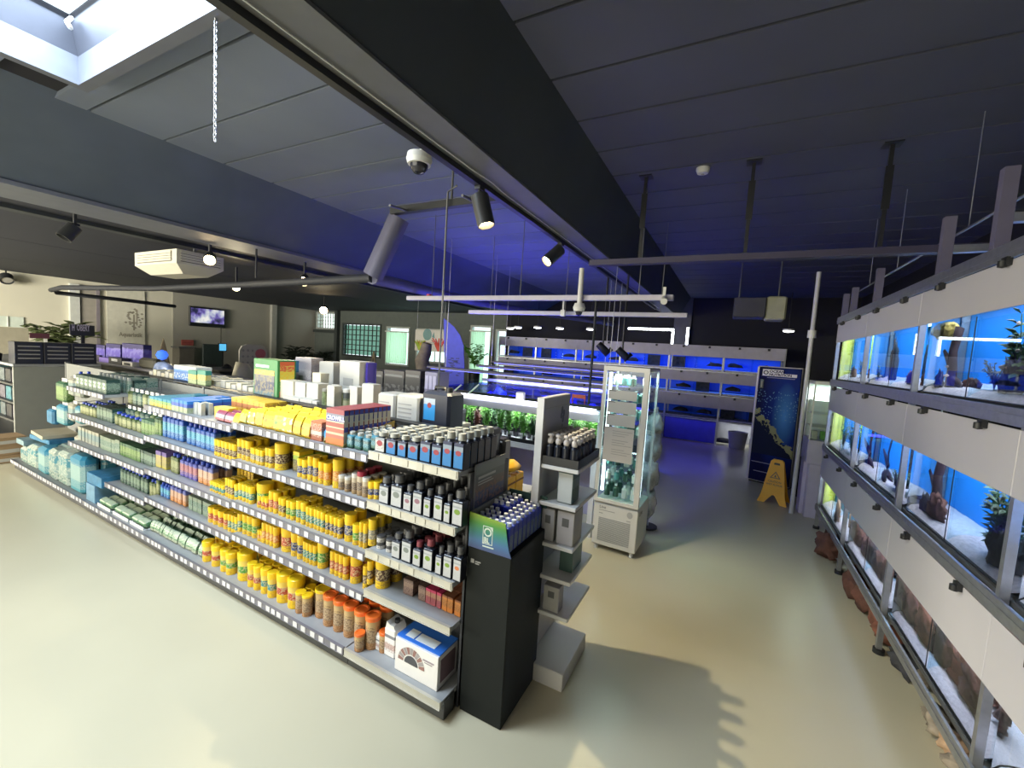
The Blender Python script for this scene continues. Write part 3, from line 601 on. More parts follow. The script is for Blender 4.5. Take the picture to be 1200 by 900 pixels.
pm_yf = pmat('yellow_face_print', [(0, (.75, .5, .02)), (.15, (.7, .45, .03)), (.9, (.8, .55, .02))], 'Z', [(.1, .9, (.12, .08, .03))], .4, 75, 1)
for q in range(5): place(carton(.034, .08, .055, pm_yf), G(U('C', 240) - q * .045, .22, SH['MC'] + .075), f'small yellow printed carton at the back, third shelf, {ORD[q]} from left', 'small yellow printed cartons')
L_('tier', MB().box(-U('C', 237), -U('C', 237) + .24, .20, .32, SH['MC'] + .001, SH['MC'] + .073), m_steel)
# --- base deck: big jars
m_lido = mat('orange_lid', (.85, .16, .02), .4, var=.04)
def jar(r, h, body, lidm, lid=.13, name='food_jar', ring=False):
    b = MB().lathe([(0, 0), (r * .97, 0), (r, .006), (r, h * (1 - lid))], 16).mesh('body', body)
    z0 = h * (1 - lid); l = MB().lathe([(r * 1.07, z0), (r * 1.07, h * .985), (r * 1.0, h), (r * .72, h), (r * .70, h - .003), (0, h - .003)], 16).mesh('lid', lidm)
    return Proto(name, 'jar', [('body', b), ('lid', l)])
def bigy(c): return pmat(f'jar_print_{c}', [(0, YB), (.40, BANDC[c]), (.72, (.75, .55, .1))], 'Z', [(.36, .76, (.6, .5, .3)), (.05, .38, (.6, .35, .04))], .35, 40, 1.2)
for (a, b, n, r, h, c, d, rows) in [(231, 251, 2, .038, .15, 'red', 'red banded', 3), (252, 266, 2, .040, .155, 'green', 'green banded', 3), (267, 284, 1, .056, .19, 'green', 'broad green banded', 2), (285, 300, 2, .040, .16, 'red', 'second red banded', 3), (285, 300, 1, .0, 0, '', '', 0), (301, 319, 2, .044, .165, 'teal', 'teal banded', 3), (320, 343, 2, .052, .185, 'red', 'tall red banded', 3)]:
    if rows: r = min(r, (U('base', a) - U('base', b)) / n * .45)
    if rows: run(jar(r, h, bigy(c), m_lidy, .24), 'base', U('base', a), U('base', b), n, rows, f'{d} big yellow jar', r * 2.4, -.02)
pm_clear = pmat('clear_jar_print', [(0, (.32, .17, .07)), (.25, (.42, .30, .18)), (.7, (.50, .34, .16))], 'Z', [(.2, .8, (.15, .09, .06)), (.0, .25, (.55, .3, .15))], .25, 60, 1.5)
run(jar(.030, .13, pm_clear, m_lidy, .1), 'base', U('base', 343), U('base', 356), 2, 2, 'small clear jar with flat yellow lid', .07, -.02)
run(jar(.047, .175, pm_clear, m_lidy, .1), 'base', U('base', 356), U('base', 369), 1, 2, 'clear jar with wide yellow lid', .10, .02)
run(jar(min(.046, (U('base', 369) - U('base', 431)) / 5 * .455), .185, pm_clear, m_lido, .13, 'sticks_jar'), 'base', U('base', 369), U('base', 431), 5, 3, 'clear food jar with orange lid', .107, -.01, jit=.001)
run(jar(.027, .10, pm_clear, m_lido, .14, 'sticks_jar'), 'base', U('base', 415), U('base', 427), 1, 1, 'small orange lidded jar at the deck edge', .06, -.048)
run(jar(.029, .115, pm_clear, m_lido, .14, 'sticks_jar'), 'base', U('base', 431), U('base', 440), 1, 1, 'small orange lidded jar farther in', .06, .02)
# --- white canisters and fan box on the near end of the base deck
m_w2 = mat('white_canister', (.74, .72, .70), .4, var=.02)
pm_wc = pmat('white_canister_print', [(0, (.74, .72, .70)), (.22, (.55, .42, .38)), (.38, (.74, .72, .7)), (.55, (.2, .2, .22)), (.64, (.74, .72, .7))], 'Z', [(.15, .42, (.3, .15, .12))], .4, 70)
def canister(w, d, h, lab, u, v):
    z = SH['Rbase']; t = thing('canister', lab, 'canister', G(u, v, z), GA)
    b = MB(); b.bbox(-w / 2, w / 2, 0, d, 0, h * .82, .004); b.prism([(-w / 2 + .004, h * .82), (w / 2 - .004, h * .82), (w * .30, h * .93), (-w * .05, h * .93), (-w * .35, h)], .004, d - .004, 'y'); b.obj('body', pm_wc, t)
    MB().cyl(w * .14, d / 2, h * .93, h * 1.03, w * .19, n=12).obj('cap', m_dark, t)
canister(.055, .055, .10, 'small white canister beside the white and blue carton', .50, .03); canister(.075, .09, .19, 'tall white canister with black cap beside the white carton', .425, .03)
t = thing('filter_carton', 'white carton with blue top and fan emblem on the base deck', 'box', G(.20, -.015, SH['Rbase']), GA)
MB().bbox(-.14, .14, 0, .16, 0, .175, .002).obj('carton', m_w2, t); MB().box(-.141, .141, .012, .161, .1755, .182).obj('blue_top', mat('cobalt_card', (.03, .16, .62), .4), t)
MB().box(-.10, -.045, .03, .09, .1825, .184).box(-.035, .09, .03, .085, .1825, .184).obj('label', mat('carton_label', (.75, .78, .78), .5), t)
fan = MB(); n = 11
for k in range(n):
    a0, a1 = PI * k / n + .02, PI * (k + 1) / n - .02; c = (-.03, .068)
    fan.add([(c[0] + r * math.cos(a), -.0012, c[1] + r * math.sin(a)) for r, a in ((.052, a0), (.088, a0), (.088, a1), (.052, a1))], [(0, 1, 2, 3)], k % 2)
for k in range(12):
    a0, a1 = PI * k / 12, PI * (k + 1) / 12; fan.add([(-.03, -.0012, .068)] + [(-.03 + .045 * math.cos(a), -.0012, .068 + .045 * math.sin(a)) for a in (a0, a1)], [(0, 1, 2)], 2)
fan.obj('emblem', [mat('fan_brown', (.28, .15, .13), .5), mat('fan_grey', (.33, .30, .30), .5), mat('fan_black', (.06, .06, .07), .5)], t)
MB().box(.045, .115, -.0012, 0, .125, .133).box(.055, .105, -.0012, 0, .115, .119).obj('print', mat('grey_print', (.3, .25, .28), .5), t)
MB().box(.1402, .1412, .02, .14, .03, .15).obj('side_print', mat('maroon_print', (.16, .10, .12), .5), t)
for q in range(2): place(carton(.12, .11, .15, mat('dull_carton', (.25, .25, .27), .6), 'filter_carton'), G(.09 + q * .13, .16 + .012, SH['Rbase']), f'dull grey carton behind the white fan carton, {["nearer the end", "farther in"][q]}', 'grey cartons at the back')
# --- bottles of the near bay
m_bot = mat('black_bottle', (.012, .014, .024), .3, var=0); m_capgrey = mat('clear_grey_cap', (.34, .34, .30), .35, var=.05)
pm_blue = pmat('blue_label', [(0, (.015, .17, .42)), (.66, (.22, .27, .33)), (.86, (.02, .03, .08))], 'Z', None, .4)
pm_lblw = pmat('white_blue_label', [(0, (.55, .55, .52)), (.8, (.3, .33, .36))], 'Z', [(.1, .7, (.3, .25, .2))], .4, 60)
m_redlogo = mat('red_logo', (.30, .035, .05), .5, var=0)
def sqbottle(w, d, h, label, cap, logo=None, lw=.86, lh=(.06, .74), capr=.36, caph=.19, name='bottle', neck=True, rim=True):
    hb = h * (1 - caph); b = MB(); sh_ = hb * .90
    b.bbox(-w / 2, w / 2, 0, d, 0, sh_, .003)
    b.lathe([(w * .42, sh_ - .001), (w * .26, hb)], 10, cy=d / 2)
    parts = [('body', b.mesh('body', m_bot))]
    parts.append(('cap', MB().lathe([(0, hb), (w * capr, hb), (w * capr * .92, h * .99), (0, h)], 10, cy=d / 2).mesh('cap', cap)))
    parts.append(('label', MB().box(-w / 2 * lw, w / 2 * lw, -.0012, -.0002, h * lh[0], h * lh[1]).mesh('label', label)))
    if logo:
        lz = h * (lh[0] * .4 + lh[1] * .6); g = MB()
        g.add([(math.cos(2 * PI * k / 10) * w * .29, -.0018, lz + math.sin(2 * PI * k / 10) * w * .22) for k in range(10)], [tuple(range(10))])
        parts.append(('logo', g.mesh('logo', logo)))
    return Proto(name, 'bottle', parts)
cols = [(437, 446.5, .10, pm_lblw, 'white label'), (447, 457, .105, pm_blue, 'blue label'), (458, 467.5, .105, pm_blue, 'blue label'), (468.5, 481, .11, pm_blue, 'blue label'), (482, 495.5, .135, pm_blue, 'tall, blue label'), (496, 509.5, .13, pm_blue, 'tall, blue label'), (510, 524.5, .165, pm_blue, 'largest, blue label'), (525.5, 542, .165, pm_blue, 'largest, blue label')]
for i, (a, b, h, lab, ds) in enumerate(cols):
    u0, u1 = U('top', a), U('top', b); w = (u0 - u1) * .95; d = min(w, .055); h *= 1.06
    p = sqbottle(w, d, h, lab, m_capgrey, m_redlogo)
    for j in range(6 if i < 4 else 5):
        place(p, G((u0 + u1) / 2, .012 + j * (d * 1.12), SH['Rtop']), f'black bottle with pale cap, {ds}, {ORD[i]} column from left, {ROWN[j]}', 'pale capped black bottles on the top shelf')
m_ov = {'g': mat('green_oval', (.16, .26, .03), .5, var=0), 'm': mat('mauve_oval', (.25, .12, .15), .5, var=0), 'd': mat('grey_oval', (.17, .19, .17), .5, var=0), 'o': mat('orange_oval', (.55, .17, .06), .5, var=0)}
pm_lw = pmat('white_bottle_label', [(0, (.46, .46, .46)), (.78, (.30, .32, .33)), (.86, (.44, .44, .44))], 'Z', [(.15, .4, (.4, .4, .38))], .4, 90)
def rrow(sh, spec, rows, nm):
    for i, (a, b, h, o, capc, ds) in enumerate(spec):
        u0, u1 = U(sh, a), U(sh, b); w = (u0 - u1) * .9; d = .05
        p = sqbottle(w, d, h * 1.06, pm_lw, capc, m_ov[o], .88, (.05, .64), .36, .22)
        for j in range(rows): place(p, G((u0 + u1) / 2, .012 + j * .062, SH['R' + sh]), f'dark bottle with white label, {ds}, {nm}, {ORD[i]} from left, {ROWN[j]}', f'white labelled dark bottles, {nm}')
rrow('B', [(440, 450, .135, 'd', m_capk, 'short'), (451, 463.5, .16, 'd', m_capk, 'tall'), (464, 473.5, .125, 'm', m_capk, 'short mauve'), (474, 486, .155, 'm', m_capk, 'tall mauve'), (487, 496.5, .13, 'g', m_capk, 'short green'), (499.5, 512.5, .16, 'g', m_capk, 'tall green'), (513.5, 523.5, .13, 'g', m_capk, 'short green'), (525, 540, .165, 'g', m_capk, 'tall green')], 4, 'second shelf')
rrow('C', [(450.5, 460, .125, 'd', m_capk, 'short'), (460.5, 472, .155, 'd', m_capk, 'tall'), (473, 483, .12, 'g', m_capm, 'maroon cap, short'), (485, 498, .15, 'g', m_capm, 'maroon cap, tall'), (501, 510, .13, 'g', m_capk, 'slim'), (511.5, 525, .155, 'g', m_capk, 'tall green'), (526, 540, .16, 'o', m_capk, 'orange oval')], 4, 'third shelf')
pm_br = pmat('brown_box_print', [(0, (.12, .07, .06)), (.5, (.22, .15, .12)), (.8, (.10, .06, .05))], 'Z', [(.1, .9, (.35, .25, .2))], .5, 80)
pm_mg = pmat('magenta_box_print', [(0, (.32, .07, .09)), (.5, (.42, .22, .14)), (.82, (.42, .03, .10))], 'Z', [(.15, .8, (.12, .05, .05))], .5, 90)
pm_or = pmat('orange_box_print', [(0, (.50, .17, .03)), (.30, (.48, .19, .04)), (.88, (.20, .07, .03))], 'Z', [(.3, .75, (.05, .03, .03))], .5, 90)
for (a, b, n, h, pm, ds) in [(453, 463.5, 1, .085, pm_br, 'brown printed carton'), (469, 477.5, 1, .08, pm_br, 'brown carton beside the magenta ones'), (477.5, 491, 2, .082, pm_mg, 'magenta carton'), (491.5, 498, 1, .082, pm_mg, 'pale magenta carton'), (499, 515, 2, .082, pm_or, 'orange carton'), (517, 527, 1, .082, pm_or, 'last orange carton')]:
    u0, u1 = U('D', a), U('D', b); w = (u0 - u1) / n
    run(carton(w * .95, .06, h, pm, 'remedy_carton'), 'D', u0, u1, n, 4, ds, .063, .05, jit=.0015)
# --- top shelf, centre bays
pm_tl = pmat('teal_bottle_print', [(0, (.04, .11, .08)), (.3, (.05, .17, .22)), (.6, (.03, .07, .08)), (.78, (.05, .20, .28))], 'Z', [(.2, .8, (.25, .4, .4))], .25, 80)
run(Proto('bottle', 'bottle', [('body', MB().bbox(-.026, .026, 0, .05, 0, .075, .006).mesh('body', pm_tl)), ('cap', MB().lathe([(.018, .075), (.018, .09), (.014, .094), (0, .094)], 10, cy=.025).mesh('cap', mat('speckled_cap', (.35, .35, .32), .4, var=.5, scale=90)))]), 'top', U('top', 396), U('top', 437), 4, 6, 'small teal bottle with pale ringed cap', .055, .01, jit=.002)
pm_yp = [pmat('yellow_pouch_%d' % q, [(0, (.80, .55, .02)), (.2, c), (.62, (.82, .60, .03))], 'Z', [(.1, .8, d)], .45, 16, 1.2) for q, (c, d) in enumerate([((.75, .50, .05), (.35, .10, .03)), ((.45, .40, .08), (.08, .25, .12)), ((.65, .42, .05), (.75, .7, .5)), ((.72, .48, .03), (.10, .08, .04))])]
def pouch(w, h, pm):
    m = MB(); ys = [.012, .03, .028, .018, .004]; zs = [0, h * .15, h * .5, h * .8, h]; vs = []
    for yy, zz in zip(ys, zs): vs += [(-w / 2, -yy, zz), (w / 2, -yy, zz), (w / 2, yy, zz), (-w / 2, yy, zz)]
    fs = [(3, 2, 1, 0), (16, 17, 18, 19)] + [(r * 4 + k, r * 4 + (k + 1) % 4, r * 4 + 4 + (k + 1) % 4, r * 4 + 4 + k) for r in range(4) for k in range(4)]
    return Proto('food_pouch', 'pouch', [('pouch', m.add(vs, fs, 0, False).mesh('pouch', pm))])
for i in range(9):
    a = 262 + i * 10.4; u0, u1 = U('top', a), U('top', a + 10.2); h = (.085, .09, .11, .12, .115, .13, .125, .12, .115)[i]
    p = pouch((u0 - u1) * .94, h, pm_yp[i % 4])
    for j in range(4):
        place(p, G((u0 + u1) / 2 + random.uniform(-.006, .006), .05 + j * .085, SH[bay((u0 + u1) / 2) + 'top']), f'yellow food pouch on the top shelf, {ORD[i]} column from left, {ROWN[j]}', 'yellow pouches on the top shelf', GA + random.uniform(-.2, .2))
pm_rp = pmat('red_pouch', [(0, (.45, .10, .05)), (.35, (.5, .42, .38)), (.7, (.30, .06, .08))], 'Z', [(.1, .9, (.15, .12, .3))], .5, 60)
run(pouch(.06, .075, pm_rp), 'top', U('top', 238), U('top', 262), 4, 2, 'small red food pouch', .07, .03)
pm_ob = pmat('orange_block_print', [(0, (.62, .36, .03)), (.5, (.45, .16, .04)), (.75, (.70, .45, .04))], 'Z', [(.1, .9, (.30, .12, .05))], .5, 60)
wf = lambda sh, a, b, n: (U(sh, a) - U(sh, b)) / n * .94
run(carton(wf('top', 221, 262, 6), .10, .135, pm_ob, 'food_carton'), 'top', U('top', 221), U('top', 262), 6, 2, 'orange yellow food carton', .105, .20, jit=.001)
run(carton(wf('top', 228, 244, 2), .07, .085, mat('plain_yellow_card', (.78, .52, .04), .5, var=.1), 'food_carton'), 'top', U('top', 228), U('top', 244), 2, 1, 'plain yellow carton before the orange ones', .08, .05)
pm_gy = pmat('green_yellow_print', [(0, (.55, .42, .06)), (.4, (.14, .35, .09)), (.72, (.04, .25, .35))], 'Z', [(.1, .7, (.5, .5, .2))], .5, 50)
pm_bl = pmat('blue_box_print', [(0, (.40, .42, .30)), (.45, (.05, .10, .40)), (.75, (.03, .20, .62))], 'Z', [(.1, .5, (.25, .35, .1))], .5, 50)
run(carton(wf('top', 171, 192, 5), .12, .075, pm_gy, 'food_carton'), 'top', U('top', 171), U('top', 192), 5, 3, 'low green and yellow carton', .125, -.04, jit=.001)
run(carton(wf('top', 192, 209, 4), .12, .095, pm_bl, 'food_carton'), 'top', U('top', 192), U('top', 209), 4, 3, 'low blue carton', .125, -.04, jit=.001)
m_flap = mat('silver_packet', (.5, .52, .5), .3, .3, var=.3)
run(carton(wf('top', 210, 219, 2), .03, .09, m_flap, 'packet'), 'top', U('top', 210), U('top', 219), 2, 2, 'silvery packet leaning beside blue cartons', .05, .03)
# red carton, blue bottle and tray of slim cartons
t = place(carton(.10, .08, .115, pmat('red_card_print', [(0, (.30, .08, .04)), (.3, (.50, .42, .38)), (.5, (.35, .10, .05)), (.75, (.45, .12, .04))], 'Z', [(.2, .9, (.6, .5, .4))], .5, 60), 'food_carton'), G(U('top', 362), .03, SH['Ctop']), 'red brown printed carton beside a small blue bottle, top shelf')
t = thing('bottle', 'small bright blue bottle before the tray of slim cartons', 'bottle', G(U('top', 374), .05, SH['Ctop']), GA)
MB().lathe([(0, 0), (.022, 0), (.022, .06), (.012, .08)], 10).obj('body', pmat('blue_bottle_print', [(0, (.3, .3, .15)), (.4, (.05, .30, .60)), (.7, (.02, .25, .6))], 'Z', None, .3), t); MB().cyl(0, 0, .08, .10, .011, n=8).obj('cap', mat('blue_cap', (.02, .2, .55), .4), t)
tr = thing('display_tray', 'brown cardboard display tray with round emblem holding slim cartons', 'tray', G(U('top', 390), .018, SH['Ctop']), GA)
m_card = mat('olive_cardboard', (.30, .23, .07), .7, var=.12)
MB().box(-.11, .05, 0, .395, 0, .004).obj('base', m_card, tr)
MB().prism([(0, .005), (.395, .005), (.395, .11), (.25, .085), (.0, .015)], .05, .054, 'x').obj('side', m_card, tr); MB().prism([(0, .005), (.395, .005), (.395, .11), (.25, .085), (.0, .015)], -.114, -.11, 'x').obj('side', m_card, tr)
em = MB(); em.add([(.0545, .27 + .025 * math.cos(2 * PI * k / 14), .055 + .025 * math.sin(2 * PI * k / 14)) for k in range(14)], [tuple(range(14))]); em.obj('emblem', mat('orange_disc', (.70, .35, .05), .5), tr)
MB().box(.0545, .0555, .30, .39, .02, .07).obj('print', pmat('tray_print', [(0, (.65, .25, .08)), (.45, (.65, .55, .45)), (.75, (.05, .06, .35))], 'Z', None, .5), tr)
pm_sl = pmat('slim_carton_front', [(0, (.55, .16, .04)), (.18, (.42, .12, .08)), (.28, (.55, .42, .28)), (.34, (.42, .12, .08)), (.46, (.58, .45, .3)), (.50, (.35, .08, .06)), (.62, (.55, .45, .32)), (.66, (.07, .07, .30)), (.80, (.2, .2, .25)), (.86, (.30, .05, .06))], 'Z', None, .45)
pm_sp = pmat('slim_carton_spine', [(0, (.45, .42, .34)), (.38, (.04, .05, .32)), (.52, (.45, .43, .38)), (.86, (.04, .05, .32))], 'Z', None, .45)
for j in range(10):
    t = thing('slim_carton', f'slim white and blue carton in the display tray, {ORD[j]} from the front', 'box', G(U('top', 390), 0.024 + j * .036, SH['Ctop'] + .005), GA, 'slim cartons in the display tray')
    MB().bbox(-.105, .046, 0, .034, 0, .205, .001).obj('carton', [pm_sl], t); MB().box(.0462, .047, .003, .030, .004, .20).obj('spine_print', pm_sp, t)
def text(body, size, mat_, parent, loc, rot, name='lettering', extrude=.0008, align='LEFT', shear=0, bold=0, sx=1):
    c = bpy.data.curves.new(name, 'FONT'); c.body = body; c.size = size; c.extrude = extrude; c.align_x = align; c.shear = shear; c.offset = bold; c.resolution_u = 2
    o = bpy.data.objects.new(name, c); dg = None
    COL.objects.link(o); bpy.context.view_layer.update()
    me = bpy.data.meshes.new_from_object(o.evaluated_get(bpy.context.evaluated_depsgraph_get())); bpy.data.objects.remove(o); bpy.data.curves.remove(c)
    me.materials.clear(); me.materials.append(mat_)
    o = put(name, me, parent, loc, rot=rot)
    o.scale = (sx, 1, 1); return o
fr0 = [o for o in COL.objects if o.name == 'slim_carton'][0]
text('CROWELL', .034, mat('lettering_white', (.8, .8, .8), .5, var=0), fr0, (-.098, -.0015, .142), (PI / 2, 0, 0), bold=.001, sx=.95)
# --- left bays: blue, green and orange packs on the lower shelves
def tube_pack(w, h, pm, name='bottle'): return Proto(name, 'bottle', [('body', MB().bbox(-w / 2, w / 2, 0, w * .8, 0, h * .84, .006).mesh('body', pm)), ('cap', MB().cyl(0, w * .4, h * .84, h, w * .28, n=8).mesh('cap', m_capblue))])
m_capblue = mat('royal_blue_cap', (.02, .06, .45), .4)
bp_ = lambda k, a, b, c, d, e=(.1, .3, .9): pmat(k, [(0, a), (.35, b), (.75, c)], 'Z', [(.15, .8, d)], .4, 55)
pm_b1 = bp_('blue_tube_print', (.02, .12, .40), (.05, .35, .55), (.02, .10, .5), (.35, .55, .65)); pm_b2 = bp_('violet_tube_print', (.10, .08, .35), (.35, .12, .20), (.08, .10, .45), (.6, .35, .2)); pm_b3 = bp_('orange_tube_print', (.50, .20, .05), (.55, .35, .25), (.10, .12, .40), (.7, .5, .4))
pm_g1 = bp_('green_box_print', (.06, .15, .03), (.12, .24, .06), (.035, .12, .06), (.40, .44, .24)); pm_g2 = bp_('olive_bottle_print', (.12, .14, .04), (.24, .27, .12), (.06, .10, .03), (.45, .45, .28)); pm_g3 = bp_('dark_green_print', (.03, .07, .05), (.12, .20, .14), (.02, .06, .05), (.35, .42, .35)); pm_g4 = bp_('mint_box_print', (.18, .25, .18), (.07, .16, .12), (.22, .27, .21), (.4, .44, .4))
pm_pale = bp_('pale_pack_print', (.30, .31, .27), (.20, .27, .29), (.36, .35, .29), (.10, .20, .20)); pm_tq = bp_('turquoise_print', (.04, .22, .28), (.20, .36, .36), (.03, .20, .32), (.40, .45, .42))
for (sh, a, b, n, h, pm, ds, rows, kind) in [
    ('B', 176, 201, 5, .20, pm_b1, 'tall bright blue bottle', 2, 't'), ('B', 204, 234, 6, .17, pm_b1, 'blue green bottle with blue cap', 2, 't'),
    ('B', 121, 150, 6, .12, pm_g2, 'olive bottle', 3, 't'), ('B', 151, 175, 6, .13, pm_g1, 'green printed carton', 3, 'c'), ('B', 82, 100, 5, .12, pm_g2, 'olive green bottle', 3, 't'), ('B', 101, 120, 5, .13, pm_g3, 'dark green carton', 2, 'c'),
    ('C', 170, 182, 2, .14, bp_('purple_yellow_print', (.45, .38, .08), (.50, .42, .10), (.15, .10, .35), (.2, .15, .3)), 'purple and yellow carton', 2, 'c'), ('C', 186, 196, 2, .16, pm_g2, 'narrow olive bottle', 2, 't'), ('C', 198, 216, 4, .16, pm_b2, 'violet bottle', 2, 't'), ('C', 217, 234, 3, .17, pm_b3, 'orange labelled bottle', 2, 't'),
    ('C', 126, 150, 7, .12, pm_g1, 'leaf green carton', 3, 'c'), ('C', 151, 169, 5, .12, pm_g3, 'dark green carton', 3, 'c'), ('C', 80, 102, 6, .14, pm_pale, 'pale printed carton', 2, 'c'), ('C', 103, 125, 5, .13, pm_g4, 'mint carton', 2, 'c'),
    ('D', 128, 158, 8, .16, pm_g3, 'dark green bottle', 2, 't'), ('D', 160, 172, 3, .15, pm_g2, 'olive tall bottle', 2, 't'), ('D', 173, 184, 3, .12, pm_b1, 'short blue bottle', 2, 't'), ('D', 185, 204, 4, .15, pm_b3, 'orange and blue bottle', 2, 't'), ('D', 207, 233, 5, .11, pm_g4, 'mint green carton', 3, 'c'),
    ('top', 0, 0, 0, 0, None, '', 0, '')]:
    if not n: continue
    u0, u1 = U(sh, a), U(sh, b)
    w = (u0 - u1) / n
    p = tube_pack(min(w * .85, .07), h, pm) if kind == 't' else carton(w * .92, .09, h, pm, 'carton')
    run(p, sh, u0, u1, n, rows, ds, .10, .02)
# upper far shelf: dark green cartons with white signs, pale bottles
zt = SH['Ktop']
for q in range(7):
    t = thing('carton', f'dark green carton with white sign on the far upper shelf, {ORD[q]} from the near end', 'box', G(4.06 + q * .105, .02, zt), GA, 'dark green cartons on the far upper shelf')
    MB().bbox(-.05, .05, 0, .10, 0, .135, .002).obj('carton', pm_g3, t); MB().prism([(-.022, .045), (.022, .045), (.022, .06), (-.008, .066), (.022, .085), (.022, .10), (-.022, .10), (-.022, .087), (.006, .08), (-.022, .062)], -.0015, -.0003, 'y').obj('sign', m_w2, t)
run(tube_pack(.05, .15, pm_tq), 'top', 4.86, 4.78, 1, 2, 'turquoise bottle at the far end', .06, .03)
for q in range(8): place(Proto('bottle', 'bottle', [('body', MB().cyl(0, 0, 0, .12, .026, .024, 10).mesh('body', pm_g4)), ('cap', MB().cyl(0, 0, .12, .15, .018, n=8).mesh('cap', m_capgrey))]), G(4.04 + q * .095, .20, zt), f'pale green bottle behind the dark green cartons, {ORD[q]} from the near end', 'pale bottles behind the green cartons')
# base deck, left part
pm_gb = pmat('green_bag_print', [(0, (.28, .32, .22)), (.35, (.06, .20, .08)), (.7, (.22, .30, .24))], 'Z', [(.05, .95, (.42, .46, .36))], .35, 45, 1.2)
for (a, b, n, rows, h, ds) in [(170, 200, 8, 4, .085, 'green fertiliser pouch'), (200, 231, 7, 4, .09, 'grey green fertiliser pouch')]:
    u0, u1 = U('base', a), U('base', b); run(pouch((u0 - u1) / n * .93, h, pm_gb), 'base', u0, u1, n, rows, ds, .08, -.01, jit=.012)
pm_fg = pmat('flat_green_print', [(0, (.05, .16, .07)), (.55, (.10, .28, .12)), (.85, (.35, .42, .30))], 'Z', [(.1, .9, (.30, .36, .25))], .35, 40)
for q, (a, b) in enumerate([(117, 131), (133, 151), (152, 169)]):
    u0, u1 = U('base', a), U('base', b); w = u0 - u1
    t = thing('tray', f'shallow white tray on the base deck, {["farthest", "middle", "closest"][q]} of three with green bags', 'tray', G((u0 + u1) / 2, -.03, SH['Mbase']), GA, 'white trays on the base deck')
    MB().box(-w / 2 + .01, w / 2 - .01, 0, .36, 0, .004).box(-w / 2 + .01, w / 2 - .01, 0, .004, .004, .03).box(-w / 2 + .01, w / 2 - .01, .356, .36, .004, .03).obj('tray', m_white, t)
    for j in range(5):
        for i2 in range(2):
            mb = MB().bbox(-w * .22, w * .22, 0, .058, 0, .05, .008); o = mb.obj('substrate_bag', pm_fg, None, G((u0 + u1) / 2 + (i2 - .5) * w * .46, -.01 + j * .066, SH['Mbase'] + .012 + .0 * j), label=f'flat green bag in the {["farthest", "middle", "closest"][q]} white tray, {["left", "right"][1 - i2]} side, {ROWN[j]}', category='bag', group='flat green bags on the base deck')
            o.rotation_euler = (.25, 0, GA)
# blue cartons and big blue bags at the far end of the deck
zb = SH['Kbase']
def block(u, v, z, w, d, h, pm, lab, name='carton', cat='box', rz=0, b=.003): return MB().bbox(-w / 2, w / 2, 0, d, 0, h, b).obj(name, pm, None, G(u, v, z), GA + rz, label=lab, category=cat)
m_bluec = mat('petrol_blue_card', (.03, .16, .30), .5, var=.25, scale=15); m_bluel = mat('pale_blue_card', (.13, .26, .38), .5, var=.2, scale=12)
block(4.25, -.03, SH['Mbase'], .20, .30, .17, m_bluel, 'pale blue carton standing at the middle of the base deck'); block(4.19, -.02, SH['Mbase'] + .171, .34, .30, .10, m_bluec, 'petrol blue carton lying across the pale blue carton')
pm_bag = pmat('clear_blue_bag', [(0, (.13, .21, .20)), (.3, (.22, .32, .31)), (.6, (.06, .22, .28)), (.85, (.26, .33, .30))], 'Z', [(.05, .95, (.48, .52, .46))], .2, 22, 1)
k = 0
for (u, w, h) in [(4.62, .30, .38), (4.96, .30, .36), (5.28, .28, .33), (5.6, .3, .30), (5.92, .3, .27), (6.22, .28, .20)]:
    for v in (-.03, .13):
        mb = MB(); mb.bbox(-w / 2, w / 2, 0, .14, 0, h, .03); o = mb.obj('gravel_bag', pm_bag if (k % 3) else pm_tq, None, G(u, v, zb), GA + random.uniform(-.06, .06), label=f'clear blue printed bag on the base deck, {ORD[k // 2]} from the near end, {["front", "rear"][k % 2]}', category='bag', group='blue bags at the far end of the deck'); k += 1
block(6.0, .05, zb + .29, .55, .30, .05, m_bluec, 'flat deep blue carton lying on the blue bags', rz=.05); block(6.05, .04, zb + .342, .5, .3, .04, mat('beige_card', (.42, .38, .28), .6), 'flat beige carton on top of the deep blue one', rz=-.05)
block(6.38, -.02, zb + .205, .26, .3, .06, mat('grey_blue_card', (.20, .30, .34), .5, var=.2), 'grey blue carton at the very end of the deck')
# hanging packs at the far bay
for q, (u, z, w, h, pm, lab) in enumerate([(4.98, 1.02, .17, .22, pm_pale, 'white printed pack on a hook, upper pair, near'), (5.18, 1.02, .17, .22, pm_pale, 'white printed pack on a hook, upper pair, far'), (5.0, .74, .17, .22, pm_tq, 'pale blue pack on a hook below the white packs'), (5.2, .74, .17, .22, pm_pale, 'pale pack hanging beside the pale blue one'), (5.5, .92, .26, .26, pm_g1, 'green net bag hanging at the far bay'), (5.5, .66, .26, .26, pm_tq, 'turquoise bag hanging under the green bag'), (5.85, .62, .20, .2, m_bluec, 'dark blue pack hanging low at the far bay'), (5.02, .45, .2, .18, pm_pale, 'lowest pale pack on a hook above the blue bags')]):
    t = thing('hanging_pack', lab, 'pack', G(u, .10, z), GA)
    MB().bbox(-w / 2, w / 2, 0, .09, 0, h * .86, .02).obj('pack', pm, t); MB().box(-w * .3, w * .3, .04, .046, h * .86, h).obj('header_card', m_w2, t); MB().tube([(0, .0, h * .95), (0, .305, h * .95)], .003, 5).obj('hook', m_alu, t)

t = thing('carton', 'black carton with pale side label behind the pale capped bottles', 'box', G(.085, .345, SH['Rtop']), GA)
MB().bbox(-.05, .05, 0, .075, 0, .15, .002).obj('carton', mat('black_card_plain', (.02, .024, .035), .45), t); MB().box(.0503, .0515, .018, .06, .03, .12).obj('label', mat('slate_label', (.16, .18, .19), .5), t)

